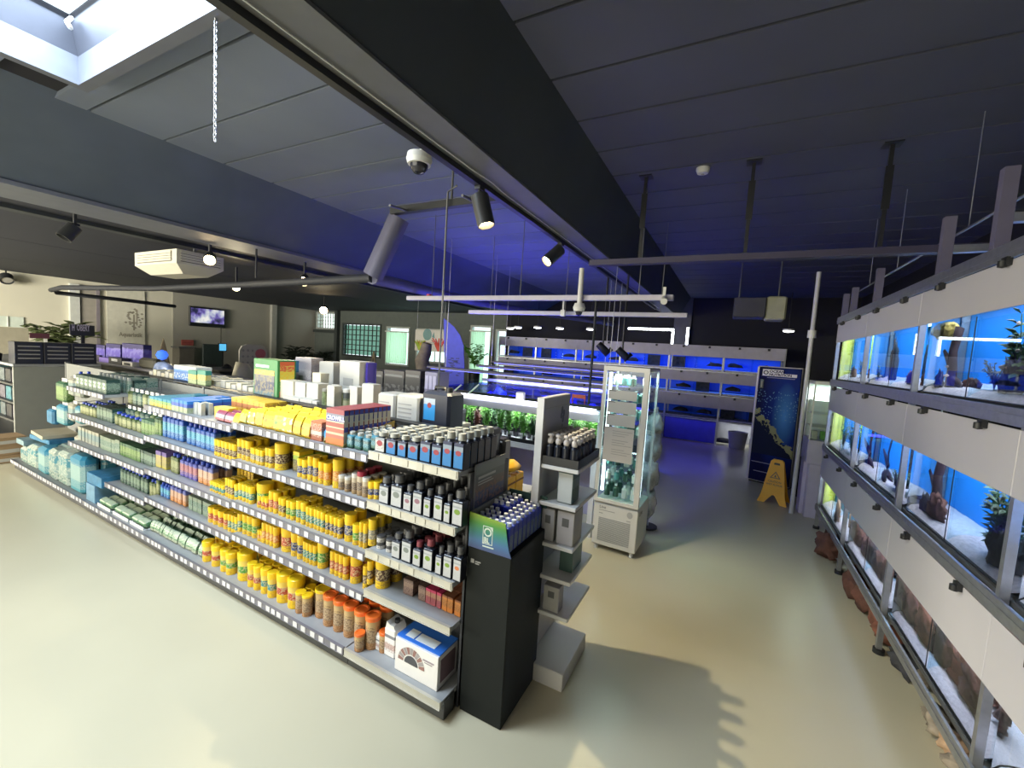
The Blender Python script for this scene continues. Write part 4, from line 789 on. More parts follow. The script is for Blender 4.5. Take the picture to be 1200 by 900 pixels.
for q in range(7):
    for j in range(2):
        t = thing('hanging_pack', f'dark green narrow pack on a hook, {["upper", "lower"][j]} row, {ORD[q]} from left', 'pack', G(3.93 - q * .10, .16 - .02 * j, 1.075 - j * .165), GA, 'green packs on hooks')
        MB().bbox(-.038, .038, 0, .05, 0, .12, .008).obj('pack', pm_g3 if (q + j) % 3 else pm_g2, t); MB().box(-.03, .03, .02, .024, .12, .15).obj('header_card', m_w2, t); MB().tube([(0, .0, .14), (0, .25, .14)], .003, 5).obj('hook', m_alu, t)
for q in range(9):
    for j in range(2): place(carton(.07, .09, .12 + .02 * ((q + j) % 2), [pm_g3, pm_g4, pm_pale][(q + j) % 3], 'carton'), G(4.07 + q * .088, .24 + j * .095, SH['Ktop']), f'carton behind pale green bottles, far upper shelf, {["front", "rear"][j]} row, {ORD[q]} from near end', 'cartons at the back of the far upper shelf')
# ------------------------------------------------------------------ things on the rear top shelf
ZR = 1.2605
def rb(pl, pr, pt, v, d, pm, lab, name='carton', cat='box', z0=ZR, b=.003, group=None):
    Y0 = GO.y + v + .03; a, c = at(pl, pt, Y=Y0), at(pr, pt, Y=Y0); z1 = at((pl + pr) / 2, pt, Y=Y0).z
    w = (c.x - a.x); h = max(.03, z1 - z0)
    o = thing(name, lab, cat, ((a.x + c.x) / 2, Y0, z0), GA, group); MB().bbox(-w / 2, w / 2, 0, d, 0, h, b).obj('carton', pm, o)
    return o, w, h
m_wc = mat('white_card', (.52, .50, .45), .55, var=.05); m_cream = mat('cream_card', (.62, .56, .42), .6, var=.08); m_greyc = mat('grey_card', (.34, .33, .31), .6, var=.08); m_blackc = mat('black_card', (.03, .03, .035), .45, var=.2)
m_print = mat('dark_print', (.10, .10, .10), .5, var=0); m_lw = mat('lettering_white', (.8, .8, .8), .5, var=0)
g, w, h = rb(297, 326, 421, .50, .16, mat('green_card', (.03, .20, .05), .45, var=.1), 'large green boxed set with dark picture on the shelf spine')
MB().box(-w * .45, w * .38, -.002, -.0003, h * .06, h * .74).obj('picture', pmat('set_picture', [(0, (.03, .10, .14)), (.25, (.02, .03, .08)), (.6, (.10, .10, .12)), (.82, (.55, .35, .04))], 'Z', [(.1, .95, (.25, .20, .10))], .4, 18, 1), g)
MB().box(-w * .40, w * .15, -.002, -.0003, h * .80, h * .86).obj('print', m_lw, g)
MB().box(w / 2 + .0003, w / 2 + .002, .02, .145, h * .03, h * .97).obj('side_print', pmat('rainbow_side', [(0, (.55, .12, .03)), (.25, (.05, .3, .08)), (.5, (.70, .50, .04)), (.75, (.60, .10, .03))], 'Z', [(.1, .9, (.6, .6, .1))], .4, 25), g)
rb(328, 340, 422, .68, .10, pmat('blue_book_print', [(0, (.05, .20, .32)), (.4, (.4, .42, .42)), (.7, (.06, .22, .36))], 'Z', None, .5), 'blue and white printed box behind the green boxed set')
rb(327, 344, 446, .52, .12, m_cream, 'small beige carton beside the green boxed set')
for q, (a, c, t_) in enumerate([(344, 358, 448), (359, 373, 449)]):
    o, w, h = rb(a, c, t_, .53, .10, m_wc, f'plain white leaflet holder on the spine, {["left", "right"][q]} of two', 'leaflet_holder', 'holder')
    MB().prism([(0, .001), (-.05, .001), (-.05, h * .35), (0, h * .4)], -w * .48, w * .48, 'x').obj('front_pocket', m_wc, o)
rb(331, 372, 467, .44 + .045, .03, m_wc, 'long low white carton before the leaflet holders')
o, w, h = rb(346, 365, 419, .76, .12, pmat('pink_grey_print', [(0, (.48, .43, .40)), (.3, (.40, .36, .35)), (.5, (.48, .43, .42)), (.72, (.38, .34, .35))], 'Z', [(.05, .95, (.2, .15, .16))], .5, 60), 'grey pink carton with rows of round openings')
rb(366, 376, 437, .62, .08, m_cream, 'narrow cream carton beside the red slim cartons')
for q, (a, c, t_, v) in enumerate([(374, 391, 424, .80), (398, 422, 423, .80)]):
    o, w, h = rb(a, c, t_, v, .16, m_wc, ['white cube carton with small print on the rear shelf', 'wider white carton with grey script on the rear shelf'][q])
    MB().box(-w * .3, w * .2, -.002, -.0003, h * .45, h * .62).obj('print', m_greyc, o)
rb(424, 431, 425, .86, .1, mat('violet_card', (.08, .05, .40), .5), 'violet carton standing behind the white cartons')
pmj = pmat('dark_jar_print', [(0, (.05, .05, .05)), (.3, (.30, .28, .2)), (.6, (.06, .07, .07))], 'Z', [(.2, .7, (.3, .35, .15))], .4, 60)
for q in range(9):
    px = 379 + q * 7; Y0 = 2.24 + .06 * (q % 2); p = at(px, 455, Y=Y0)
    place(can(.030, .155 + .02 * (q % 3), pmj if q % 3 else mat('green_pale_label', (.40, .48, .25), .5, var=.4, scale=60), m_capw, .15, 'supplement_jar'), (p.x, Y0, ZR), f'dark jar with white cap on the rear shelf, {ORD[q]} from left', 'dark jars on the rear shelf')
for q, (a, c, t_) in enumerate([(383, 392, 452), (410, 419, 453), (424, 438, 450)]): rb(a, c, t_, .50, .07, m_wc, f'little white carton among the dark jars, {ORD[q]} from left')
for q, (a, c, t_) in enumerate([(442, 463, 461), (464, 491, 463)]):
    o, w, h = rb(a, c, t_, .50, .16, m_wc, f'white wrapped brick pack on the spine, {["left", "right"][q]} of two', 'wrapped_pack', 'pack', b=.012)
    for j in range(4): MB().box(-w * .38, w * .2, -.0015, -.0002, h * (.25 + .14 * j), h * (.29 + .14 * j)).obj('print', m_greyc, o)
# black canister
a, c = at(493, 470, Y=2.16), at(527, 470, Y=2.16); w = c.x - a.x
cn = thing('canister', 'black plastic canister with blue label on the shelf spine', 'canister', ((a.x + c.x) / 2, 2.16, ZR), GA)
MB().bbox(-w / 2, w / 2, 0, .17, 0, .245, .018).lathe([(.06, .244), (.045, .256)], 12, cx=.03, cy=.085).obj('body', mat('canister_black', (.018, .022, .04), .4), cn)
MB().box(-w * .38, w * .02, -.002, -.0003, .06, .20).obj('label', pmat('canister_label', [(0, (.03, .28, .62)), (.72, (.45, .5, .55))], 'Z', None, .4), cn)
MB().add([(-w * .18 + .018 * math.cos(PI * k / 4), -.0028, .155 + .018 * math.sin(PI * k / 4)) for k in range(8)], [tuple(range(8))]).obj('logo', m_redlogo, cn)
MB().cyl(w * .30, .06, .245, .275, .022, n=12).obj('cap', m_dark, cn); MB().tube([(-w * .3, .085, .245), (-w * .28, .085, .268), (w * .05, .085, .268), (w * .08, .085, .245)], .011, 6).obj('handle', m_dark, cn)
# white blister packs along the rear shelf and packs leaning over the spine
for q in range(22):
    u = 2.62 + q * .088; 
    for j in range(2): place(carton(.07, .10, .075 + .012 * ((q + j) % 3), m_wc if (q + j) % 2 else m_cream, 'blister_pack'), G(u, .53 + j * .16, ZR), f'white blister pack on the rear shelf, {"front" if j == 0 else "rear"} row, {ORDX(q)} from the green set', 'white blister packs on the rear shelf')
o, w, h = rb(203, 230, 429, .52, .14, pmat('white_blue_carton', [(0, (.05, .16, .45)), (.62, (.10, .25, .50)), (.72, (.66, .66, .62))], 'Z', [(.1, .5, (.6, .65, .65))], .5, 20), 'tall white and blue carton on the spine above the blue packs', z0=1.31)
for q in range(2): rb(220 + q * 11, 230 + q * 11, 434, .46, .05, pmat('green_parrot_pouch', [(0, (.25, .32, .15)), (.35, (.55, .40, .08)), (.7, (.04, .25, .18))], 'Z', [(.1, .7, (.5, .5, .3))], .4, 40), f'green and yellow pouch in front of the tall blue carton, {["left", "right"][q]}', 'food_pouch', 'pouch', z0=1.307)
o = MB().blob((0, 0, .05), (.22, .05, .10), 4, .35, 2, 0, 0).obj('plastic_bag', mat('blue_white_plastic', (.25, .32, .55), .3, var=.5, scale=8), None, (at(192, 441, Y=2.53).x, 2.535, ZR + .001), label='crumpled blue and white bag on the far rear shelf', category='bag')
# poster on the end of the unit
ps = thing('poster_holder', 'small dark information poster clipped to the black shelf end', 'poster', (-1.064, 1.72, .99))
MB().box(0, .004, 0, .31, 0, .245).obj('frame', m_steel, ps)
MB().box(.0045, .0055, .012, .30, .012, .235).obj('print', pmat('poster_print', [(0, (.02, .04, .10)), (.22, (.05, .08, .16)), (.4, (.12, .10, .09)), (.62, (.09, .11, .11)), (.8, (.14, .17, .16))], 'Z', [(.1, .5, (.25, .12, .08))], .35, 30, 1), ps)
for q, (a, b_, z) in enumerate([(.03, .20, .165), (.03, .16, .148), (.03, .18, .135)]): MB().box(.0057, .0065, a, b_, z, z + (.012 if q == 0 else .005)).obj('print_line', mat('pale_print', (.42, .44, .42), .5, var=0), ps)
# ------------------------------------------------------------------ black column with the tray of blue bottles
cd = thing('display_column', 'tall black cardboard column at the end of the shelf unit', 'stand', (-1.055, 1.685, 0))
m_colk = mat('matt_black_card', (.008, .010, .0095), .6, var=.15, scale=3, spec=.2)
MB().bbox(0, .235, 0, .40, 0, .845, .003).obj('body', m_colk, cd)
MB().box(.02, .038, -.0015, -.0002, .77, .79).obj('logo', m_greyc, cd); 
for q in range(2): MB().box(.045, .075 - .008 * q, -.0015, -.0002, .778 - q * .01, .784 - q * .01).obj('print', m_greyc, cd)
dt = thing('display_tray', 'green to blue cardboard tray with logo holding blue bottles', 'tray', (-1.055, 1.685, .846))
def gradmat(key, stops, axis='Z', rough=.45):
    m = pmat(key, stops[:2], axis, None, rough)
    r = [n for n in m.node_tree.nodes if n.type == 'VALTORGB'][0]; r.color_ramp.interpolation = 'LINEAR'
    for p, c in stops[2:]: e = r.color_ramp.elements.new(p); e.color = (*c, 1)
    for (p, c), e in zip(stops, sorted(r.color_ramp.elements, key=lambda e: e.position)): pass
    return m
m_gr = gradmat('tray_gradient', [(0, (.04, .06, .16)), (1, (.22, .30, .02)), (.25, (.04, .12, .26)), (.5, (.02, .17, .15)), (.75, (.05, .22, .03))])
MB().prism([(0, 0), (.235, 0), (.222, .03), (.21, .075), (.195, .155), (0, .17)], 0, .005, 'y').obj('front_panel', m_gr, dt)
MB().prism([(.008, 0), (.40, 0), (.40, .17), (.008, .17)], -.001, .004, 'x').obj('side_panel', mat('grey_card_inside', (.17, .17, .16), .6), dt)
MB().box(.005, .235, .395, .40, 0, .18).obj('back_panel', mat('deep_green_card', (.01, .05, .04), .6), dt); MB().box(.005, .234, .006, .394, .0, .004).obj('base', m_colk, dt)
MB().box(.105, .109, .006, .394, .004, .09).obj('divider', m_colk, dt)
m_lg = mat('logo_pale_green', (.55, .62, .55), .5, var=0)
lg = MB(); cx, cz, R1, R2 = .105, .094, .014, .021
for k in range(16):
    a0, a1 = PI / 8 * k, PI / 8 * (k + 1); lg.add([(cx + r * math.cos(a), -.0015, cz + r * math.sin(a)) for r, a in ((R1, a0), (R2, a0), (R2, a1), (R1, a1))], [(0, 1, 2, 3)])
lg.add([(cx + .012, -.0016, cz + .024), (cx + .016, -.0016, cz + .028), (cx + .03, -.0016, cz + .012), (cx + .024, -.0016, cz + .010)], [(3, 2, 1, 0)])
lg.box(.078, .081, -.0015, -.0003, .035, .122).box(.129, .132, -.0015, -.0003, .035, .122).box(.081, .129, -.0015, -.0003, .119, .122).box(.081, .129, -.0015, -.0003, .035, .038); lg.obj('emblem', m_lg, dt)
text('JBL', .036, m_lg, dt, (.083, -.0012, .042), (PI / 2, 0, 0), bold=.0012, sx=.70); MB().box(.08, .14, -.0015, -.0003, .020, .026).obj('print', m_lg, dt)
m_bb = mat('blue_bottle_plastic', (.015, .035, .36), .3, var=.08); m_cw = mat('white_cap', (.68, .70, .74), .35, var=0)
bbp = Proto('bottle', 'bottle', [('body', MB().bbox(-.015, .015, -.020, .020, 0, .125, .005).mesh('body', m_bb)), ('cap', MB().cyl(0, 0, .125, .143, .0105, n=10).mesh('cap', m_cw)), ('label', MB().box(.0152, .016, -.016, .016, .01, .085).mesh('label', mat('grey_blue_label', (.10, .15, .25), .4, var=.3, scale=60)))])
for blk, x0 in enumerate((.003, .112)):
    for i in range(3):
        for j in range(8):
            if blk == 0 and j == 3 and i == 2: continue
            place(bbp, (-1.055 + x0 + .017 + i * .034, 1.685 + .036 + j * .0465, .851 + (.022 if blk == 0 and j > 3 else 0) + .003 * (blk)), f'blue bottle with white cap, {["left", "right"][blk]} half of tray, {ORD[i]} column, {ORD[j]} from front', 'blue bottles in the display tray', 0)
L_('tray_riser', MB().box(0, .001, .5, .501, .1, .101), m_dark) if False else None
# ------------------------------------------------------------------ grey tower stand with shelves
tw = thing('display_tower', 'pale grey tower stand with side shelves between column and fridge', 'stand', (-.90, 2.05, 0))
m_twr = mat('tower_pale_grey', (.40, .39, .42), .35, var=.04); m_twe = mat('tower_edge_white', (.60, .59, .58), .35, var=0)
MB().bbox(0, .04, 0, .40, .101, 1.56, .004).obj('panel', m_twr, tw); MB().box(0, .04, -.006, -.0005, .101, 1.56).obj('front_trim', m_twe, tw)
MB().bbox(0, .25, 0, .40, .0, .10, .004).obj('base', m_twe, tw)
TZ = [1.21, 1.01, .79, .61, .41]
for z in TZ: MB().bbox(.041, .25, .005, .395, z - .024, z - .002, .003).obj('shelf', m_twe, tw)
tp = MB(); 
for (cy, cz, r) in ((.27, 1.47, .02), (.30, 1.45, .018), (.26, 1.44, .015), (.29, 1.42, .02), (.285, 1.38, .008), (.29, 1.34, .007)): tp.add([(.0412, cy + r * math.cos(PI * k / 4), cz + r * 1.3 * math.sin(PI * k / 4)) for k in range(8)], [tuple(range(8))])
tp.obj('emblem', mat('plant_print', (.10, .10, .12), .5), tw)
MB().box(.0405, .042, .02, .37, 1.30, 1.305).box(.0405, .042, .02, .37, 1.50, 1.503).obj('print_line', m_greyc, tw)
pb = Proto('bottle', 'bottle', [('body', MB().lathe([(0, 0), (.021, 0), (.021, .085), (.010, .10)], 10).mesh('body', m_bot)), ('pump', MB().lathe([(.012, .098), (.0165, .106), (.016, .122), (.009, .128), (.009, .136), (.017, .140), (.016, .150), (0, .153)], 10).mesh('pump', mat('ivory_pump', (.55, .50, .47), .4)))])
for i in range(4):
    for j in range(6): place(pb, (-.90 + .075 + i * .045, 2.05 + .035 + j * .062, TZ[0] + .012), f'black bottle with ivory pump, tower top shelf, {ORD[i]} column, {ORD[j]} from front', 'black pump bottles on the tower', 0)
tb = thing('display_tray', 'open black tray under the pump bottles on the tower', 'tray', (-.90, 2.05, TZ[0])); MB().box(.045, .245, .008, .392, -.0015, .008).obj('base', m_dark, tb)
for (a, b_, c, d) in ((.045, .245, .008, .011), (.045, .245, .389, .392), (.045, .048, .012, .388), (.242, .245, .012, .388)): MB().box(a, b_, c, d, .0085, .045).obj('side', m_dark, tb)
def tbox(x, y, z, w, d, h, fm, sm, lab, lf=None):
    t = thing('carton', lab, 'box', (-.90 + x, 2.05 + y, z)); MB().bbox(0, w, 0, d, 0, h, .002).obj('carton', sm, t)
    MB().box(.004, w - .004, -.0012, -.0002, .004, h - .004).obj('front_print', fm, t)
    if lf: MB().box(w * .3, w * .7, -.0024, -.0014, h * .55, h * .8).obj('label', lf, t)
    return t
tbox(.13, .04, TZ[1], .085, .11, .165, mat('pale_front', (.42, .44, .44), .4), pmat('dark_green_side', [(0, (.05, .09, .08)), (.5, (.10, .15, .14)), (.8, (.03, .06, .05))], 'Z', None, .4), 'pale fronted dark green carton, tower second shelf')
o = place(pb, (-.90 + .12, 2.30, TZ[1]), 'single black pump bottle behind the pale fronted carton', None, 0)
tbox(.055, .03, TZ[2], .075, .12, .175, mat('tall_grey_front', (.36, .35, .37), .4), m_greyc, 'tall grey carton with stem drawing, tower third shelf, inner', m_print); tbox(.145, .03, TZ[2], .095, .14, .18, mat('tall_grey_front2', (.38, .36, .38), .4), m_greyc, 'wider tall grey carton, tower third shelf, outer', m_print)
tbox(.15, .10, TZ[3], .075, .16, .13, mat('deep_green_front', (.03, .07, .06), .4), mat('deep_green_side', (.025, .06, .05), .4), 'deep green carton, tower fourth shelf')
tbox(.10, .02, TZ[4], .09, .07, .14, m_greyc, mat('mid_grey_card', (.28, .27, .30), .4), 'grey carton with dark stripes, tower lowest shelf', m_print)
# orange cartons on the rear shelf seen past the tower
m_orc = mat('orange_yellow_card', (.75, .42, .02), .45, var=.08)
for q in range(5): 
    t = thing('carton', f'orange yellow carton on the rear shelf end, {ORD[q]} from the aisle', 'box', (-1.115 - .048 * (q % 3) - .02, 2.18 + .11 * (q // 3), .906), 0, 'orange cartons on the rear shelf')
    MB().bbox(-.022, .022, 0, .10, 0, .135, .003).obj('carton', m_orc, t); MB().box(.0225, .0235, .0, .10, .09, .102).obj('stripe', mat('brown_stripe', (.15, .06, .02), .5), t); MB().cyl(0, .05, .135, .145, .01, n=8).obj('cap', m_white, t)
MB().blob((0, 0, .03), (.08, .10, .05), 5, .3, 2, 0, 0).obj('food_pouch', m_orc, None, (-1.17, 2.27, 1.052), label='yellow pouch lying on top of the orange cartons', category='pouch')
# ------------------------------------------------------------------ plant bench and coral tank behind
pbn = thing('plant_bench', 'white plant bench with bright lamp bar and rows of potted plants', 'bench', (-2.35, 4.0, 0))
PBX = lambda nm, mb, m: mb.obj(nm, m, pbn, (2.35, -4.0, 0))
m_pw = mat('bench_white', (.62, .62, .66), .4, var=.03)
PBX('front_rail', MB().bbox(-3.7, -1.1, 3.99, 4.05, 1.155, 1.235, .004), m_pw)
PBX('lamp_bar', MB().box(-3.6, -1.12, 4.06, 4.16, 1.20, 1.25), m_pw); PBX('lamp_strip', MB().box(-3.55, -1.15, 3.98, 4.055, 1.2365, 1.275), emat('violet_white_led', (.85, .82, 1), 5))
PBX('lower_shelf', MB().bbox(-3.7, -1.1, 3.99, 4.50, .77, .83, .004), m_pw); PBX('back_board', MB().box(-3.7, -1.1, 4.51, 4.53, .77, 1.25), m_dark)
for x in (-3.68, -2.4, -1.12): PBX('leg', MB().box(x - .025, x + .025, 4.0, 4.05, 0, .768), m_pw)
PBX('upright', MB().box(-1.13, -1.10, 4.07, 4.12, .831, 1.154), m_pw); PBX('upright', MB().box(-3.7, -3.66, 4.07, 4.12, .831, 1.154), m_pw); PBX('tray', MB().box(-3.6, -1.2, 4.0, 4.02, .832, .87), m_dark)
potm = MB().lathe([(0, 0), (.026, 0), (.033, .055), (.03, .055), (0, .05)], 10).mesh('pot', m_dark); tagm = MB().box(-.009, .009, -.001, .001, .03, .085).mesh('plant_tag', m_white)
fol = [leafy(MB(), (0, 0, .05), h, n, r, l, s).mesh('foliage', mm) for h, n, r, l, s, mm in [(.28, 28, .062, .042, 1, m_leafg), (.26, 30, .062, .040, 2, m_leafg), (.23, 20, .05, .042, 3, m_leafr), (.30, 26, .058, .045, 4, m_leafg), (.23, 24, .055, .045, 5, m_leaf)]]
FT = ['bright green', 'bushy green', 'reddish', 'tall green', 'dark']
order = [0, 0, 1, 3, 0, 2, 1, 0, 3, 1, 4, 4, 0, 1, 1]
for i in range(15):
    for j in range(2):
        x = -3.3 + i * .148; f = order[i] if j == 0 else order[(i + 4) % 15]
        t = thing('potted_plant', f'{FT[f]} potted water plant on the bench, {"front" if j == 0 else "rear"} row, {ORD[i]} from left', 'plant', (x + .03 * (i % 2), 4.09 + j * .17, .8305), i * 1.3, 'potted plants on the bench')
        put('pot', potm, t); put('foliage', fol[f], t)
        if j == 0: put('plant_tag', tagm, t, (0, 0, 0), -i * 1.3).location = Vector((math.sin(-i * 1.3) * 0 + -.04 * math.sin(i * 1.3), -.04 * math.cos(i * 1.3), 0))
ct = thing('coral_tank', 'wide open coral tank glowing deep blue behind the plant bench', 'tank', (-2.65, 5.7, 0))
CT = lambda nm, mb, m: mb.obj(nm, m, ct, (2.65, -5.7, 0))
m_violet = mat('violet_white_panel', (.45, .42, .62), .45)
CT('cabinet', MB().bbox(-4.2, -1.1, 4.58, 6.9, .0, .80, .006), m_violet); CT('bed', MB().box(-4.18, -1.12, 4.6, 6.88, .801, .86), m_sand)
for (a, b_, c, d) in ((-4.2, -1.1, 4.58, 4.60), (-4.2, -1.1, 6.88, 6.9), (-4.2, -4.18, 4.601, 6.879), (-1.12, -1.1, 4.601, 6.879)): CT('pane', MB().box(a, b_, c, d, .805, 1.22), m_glass)
CT('rim', MB().box(-4.22, -1.08, 4.56, 4.578, 1.19, 1.24).box(-1.099, -1.08, 4.58, 6.9, 1.19, 1.24).box(-4.22, -1.08, 6.902, 6.92, 1.19, 1.24), m_violet)
CT('water', MB().box(-4.17, -1.13, 4.61, 6.87, 1.16, 1.162), glassmat('coral_water', (.40, .45, 1), 0, .15)); CT('side_frame', MB().box(-1.08, -1.06, 4.7, 4.75, .05, .8).box(-1.08, -1.06, 6.7, 6.75, .05, .8).box(-1.08, -1.06, 4.75, 6.7, .72, .8), m_white)
for q in range(16):
    x = random.uniform(-4.0, -1.3); y = random.uniform(4.8, 6.7); s = random.uniform(.06, .14)
    MB().blob((0, 0, s * .6), (s, s, s * 1.2), 90 + q, .6, 2, 0, 0).obj('coral', mat('coral_%d' % (q % 4), [(.35, .15, .25), (.12, .30, .30), (.40, .30, .15), (.30, .15, .40)][q % 4], .8, var=.4, scale=30), None, (x, y, .8605), label=f'{["pink", "teal", "tan", "violet"][q % 4]} coral head in the blue tank, {ORD[q // 4]} of four from left', category='coral')
# lamp bars over the coral tank
m_fix = mat('fixture_violet_grey', (.08, .075, .14), .5, .1)
for q, (x0, x1, y, z) in enumerate([(-3.9, -.98, 4.9, 1.47), (-3.7, -1.2, 5.9, 1.50), (-3.9, -1.6, 6.75, 1.55)]):
    t = thing('coral_light', f'long lamp bar hung over the coral tank, {["front", "middle", "rear"][q]} of three', 'lamp', ((x0 + x1) / 2, y, z)); w = (x1 - x0) / 2
    MB().bbox(-w, w, -.06, .06, 0, .035, .005).obj('housing', m_fix, t); MB().box(-w * .96, w * .96, -.045, .045, -.004, -.0005).obj('diffuser', emat('blue_led', (.18, .2, 1), 5), t)
    for s in (-.8, .8): MB().tube([(w * s, 0, .036), (w * s, 0, 3.28 - z)], .004, 5).obj('hanger', m_alu, t)
for q, px in enumerate((528, 548)):
    p = at(px, 462, Y=4.3); t = MB().tube([(0, 0, 0), (.14, .02, .13)], .010, 6).obj('lamp_bracket', m_white, None, p, label=f'white slanting bracket at the front of the blue tank, {["left", "right"][q]} of two', category='bracket')
p = at(606, 466, Y=4.02); MB().bbox(-.045, .045, 0, .06, 0, .11, .01).obj('feeder', m_white, None, (p.x, 4.07, 1.2505), label='white feeder box standing on the plant bench rail', category='box')
p = at(675, 470, Y=4.9); t = thing('basket', 'small orange frame basket at the edge of the blue tank', 'basket', (p.x, 4.75, 1.2))
MB().box(0, .16, 0, .01, .09, .13).obj('rim', mat('orange_plastic', (.75, .14, .03), .4), t); MB().box(.0, .01, 0, .01, -.03, .089).box(.15, .16, 0, .01, -.03, .089).obj('frame', mat('orange_plastic', (.75, .14, .03), .4), t)
# ------------------------------------------------------------------ glass drinks-style fridge
FX, FY, FW, FD, FH = -1.03, 3.80, .405, .44, 1.715
gf = thing('display_fridge', 'narrow white glass display fridge standing in the aisle', 'fridge', (FX, FY, 0), math.radians(-2))
m_fw = mat('fridge_white', (.66, .64, .60), .35, var=.02)
MB().bbox(0, FW, 0, FD, .055, .47, .006).obj('lower_body', m_fw, gf)
for (x, y) in ((.04, .04), (FW - .04, .04), (.04, FD - .04), (FW - .04, FD - .04)): MB().cyl(x, y, 0, .054, .018, n=8).obj('foot', m_white, gf)
MB().bbox(0, FW, 0, FD, FH - .035, FH, .006).obj('top', m_fw, gf)
fd = MB().box(0, .032, -.022, -.002, .47, FH).box(FW - .045, FW, -.022, -.002, .47, FH).box(.032, FW - .045, -.022, -.002, .47, .50).box(.032, FW - .045, -.022, -.002, FH - .04, FH).obj('door', m_fw, gf)
MB().box(.033, FW - .046, -.014, -.008, .501, FH - .041).obj('door_pane', m_glass, fd); MB().box(FW - .052, FW - .046, -.03, -.0225, .60, 1.3).obj('handle', m_fw, fd)
for nm, (a, b_, c, d) in (('side_pane', (FW - .006, FW, .03, FD - .03)), ('side_pane', (0, .006, .03, FD - .03)), ('back_pane', (.03, FW - .03, FD - .006, FD))): MB().box(a, b_, c, d, .471, FH - .036).obj(nm, m_glass, gf)
for (x, y) in ((0, 0), (FW - .022, 0), (0, FD - .022), (FW - .022, FD - .022)): MB().box(x, x + .022, y, y + .022, .4705, FH - .0355).obj('corner_post', m_alu, gf)
for x in (FW - .034, .03): MB().box(x, x + .022, .07, .09, .55, FH - .06).obj('lamp_strip', emat('fridge_led', (.85, 1, .96), 7), gf)
gr = MB(); 
for k in range(16): gr.box(.055, FW - .06, -.004, -.0005, .10 + k * .014, .107 + k * .014)
go = gr.obj('grille', mat('grille_grey', (.36, .36, .35), .5), gf); go['kind'] = 'stuff'
text('Live', .038, m_print, gf, (.055, -.002, .405), (PI / 2, 0, 0)); MB().box(.055, .20, -.0025, -.0005, .385, .390).obj('print', m_greyc, gf); MB().box(.055, .09, -.0025, -.0005, .355, .361).box(.31, .345, -.0025, -.0005, .335, .341).obj('print', m_greyc, gf)
text('Live', .07, m_greyc, gf, (FW + .001, .06, .38), (PI / 2, 0, PI / 2)); 
MB().add([(.335 + .026 * math.cos(PI * k / 8), -.0025, .395 + .03 * math.sin(PI * k / 8)) for k in range(16)], [tuple(range(16))]).obj('emblem', mat('emblem_grey', (.42, .41, .40), .5), gf)
FS = [.50, .66, .80, .95, 1.10, 1.25, 1.40, 1.55]
for z in FS[1:]: MB().box(.025, FW - .03, .03, FD - .03, z - .006, z).obj('shelf', glassmat('shelf_glass', (.85, .95, .92)), gf)
for q, (z0, z1) in enumerate([(1.42, 1.505), (1.30, 1.405), (1.185, 1.29)]): pn = MB().box(.06, .315, -.0245, -.0225, z0, z1).obj('notice', mat('notice_grey', (.50, .49, .47), .6, var=0), fd); MB().box(.065, .13, -.0252, -.0246, z1 - .012, z1 - .005).obj('print', m_print, pn)
pn = MB().box(.05, .315, -.0245, -.0225, .86, 1.17).obj('notice', mat('notice_pale', (.53, .50, .47), .6, var=0), fd)
for k in range(12):
    if k % 4 == 3: continue
    MB().box(.125, .30 - .03 * (k % 3), -.0252, -.0246, 1.135 - k * .021, 1.141 - k * .021).obj('print', m_greyc, pn)
GL = math.radians(-2); FG = lambda x, y, z: Vector((FX + x * math.cos(GL) - y * math.sin(GL), FY + x * math.sin(GL) + y * math.cos(GL), z))
m_fb = [mat('bottle_dark_green', (.03, .08, .06), .3), mat('bottle_pale', (.55, .58, .55), .3), mat('bottle_teal', (.08, .25, .24), .3)]
for si, z in enumerate(FS):
    for i in range(4):
        for j in range(2):
            if (si * 3 + i + j) % 4 == 0 and si > 2: continue
            h = .12 if si == 0 else .085; 
            place(Proto('bottle', 'bottle', [('body', MB().lathe([(0, 0), (.026, 0), (.026, h * .7), (.012, h * .85)], 10).mesh('body', m_fb[(si + i) % 3 if si else (0 if i < 2 else 1)])), ('cap', MB().cyl(0, 0, h * .85, h, .013, n=8).mesh('cap', m_cw))]), FG(.08 + i * .08, .12 + j * .14, z + .001), f'small bottle in the glass fridge, {ORD[si]} shelf from below, {ORD[i]} from left, {"front" if j == 0 else "rear"}', 'bottles in the glass fridge', 0)
light('fridge_lamp', 'AREA', FG(.2, .22, FH - .05), 9, (.80, 1, .95), FG(.2, .22, 0), shape='RECTANGLE', size=.3, size_y=.3)
# clear bags behind the fridge
for q, (z, s) in enumerate([(.32, .16), (.62, .17), (.92, .16), (1.13, .12)]):
    MB().blob((0, 0, 0), (.09, .10, s), 120 + q, .4, 3).obj('plastic_bag', mat('cloudy_plastic', (.42, .42, .47), .2, var=.35, scale=12), None, (-.66, 4.47, z), label=f'cloudy plastic bag hanging behind the glass fridge, {ORD[q]} from below', category='bag')
bs = thing('bag_stand', 'thin steel stand carrying cloudy bags behind the glass fridge', 'stand', (-.66, 4.47, 0)); MB().tube([(0, .17, 0), (0, .17, 1.30)], .010, 8).obj('pole', m_alu, bs); MB().cyl(0, .17, 0, .02, .10, n=16).obj('base', m_dark, bs)
for z in (.48, .80, 1.08, 1.28): MB().tube([(0, .17, z), (0, .11, z)], .006, 6).obj('hook', m_alu, bs)
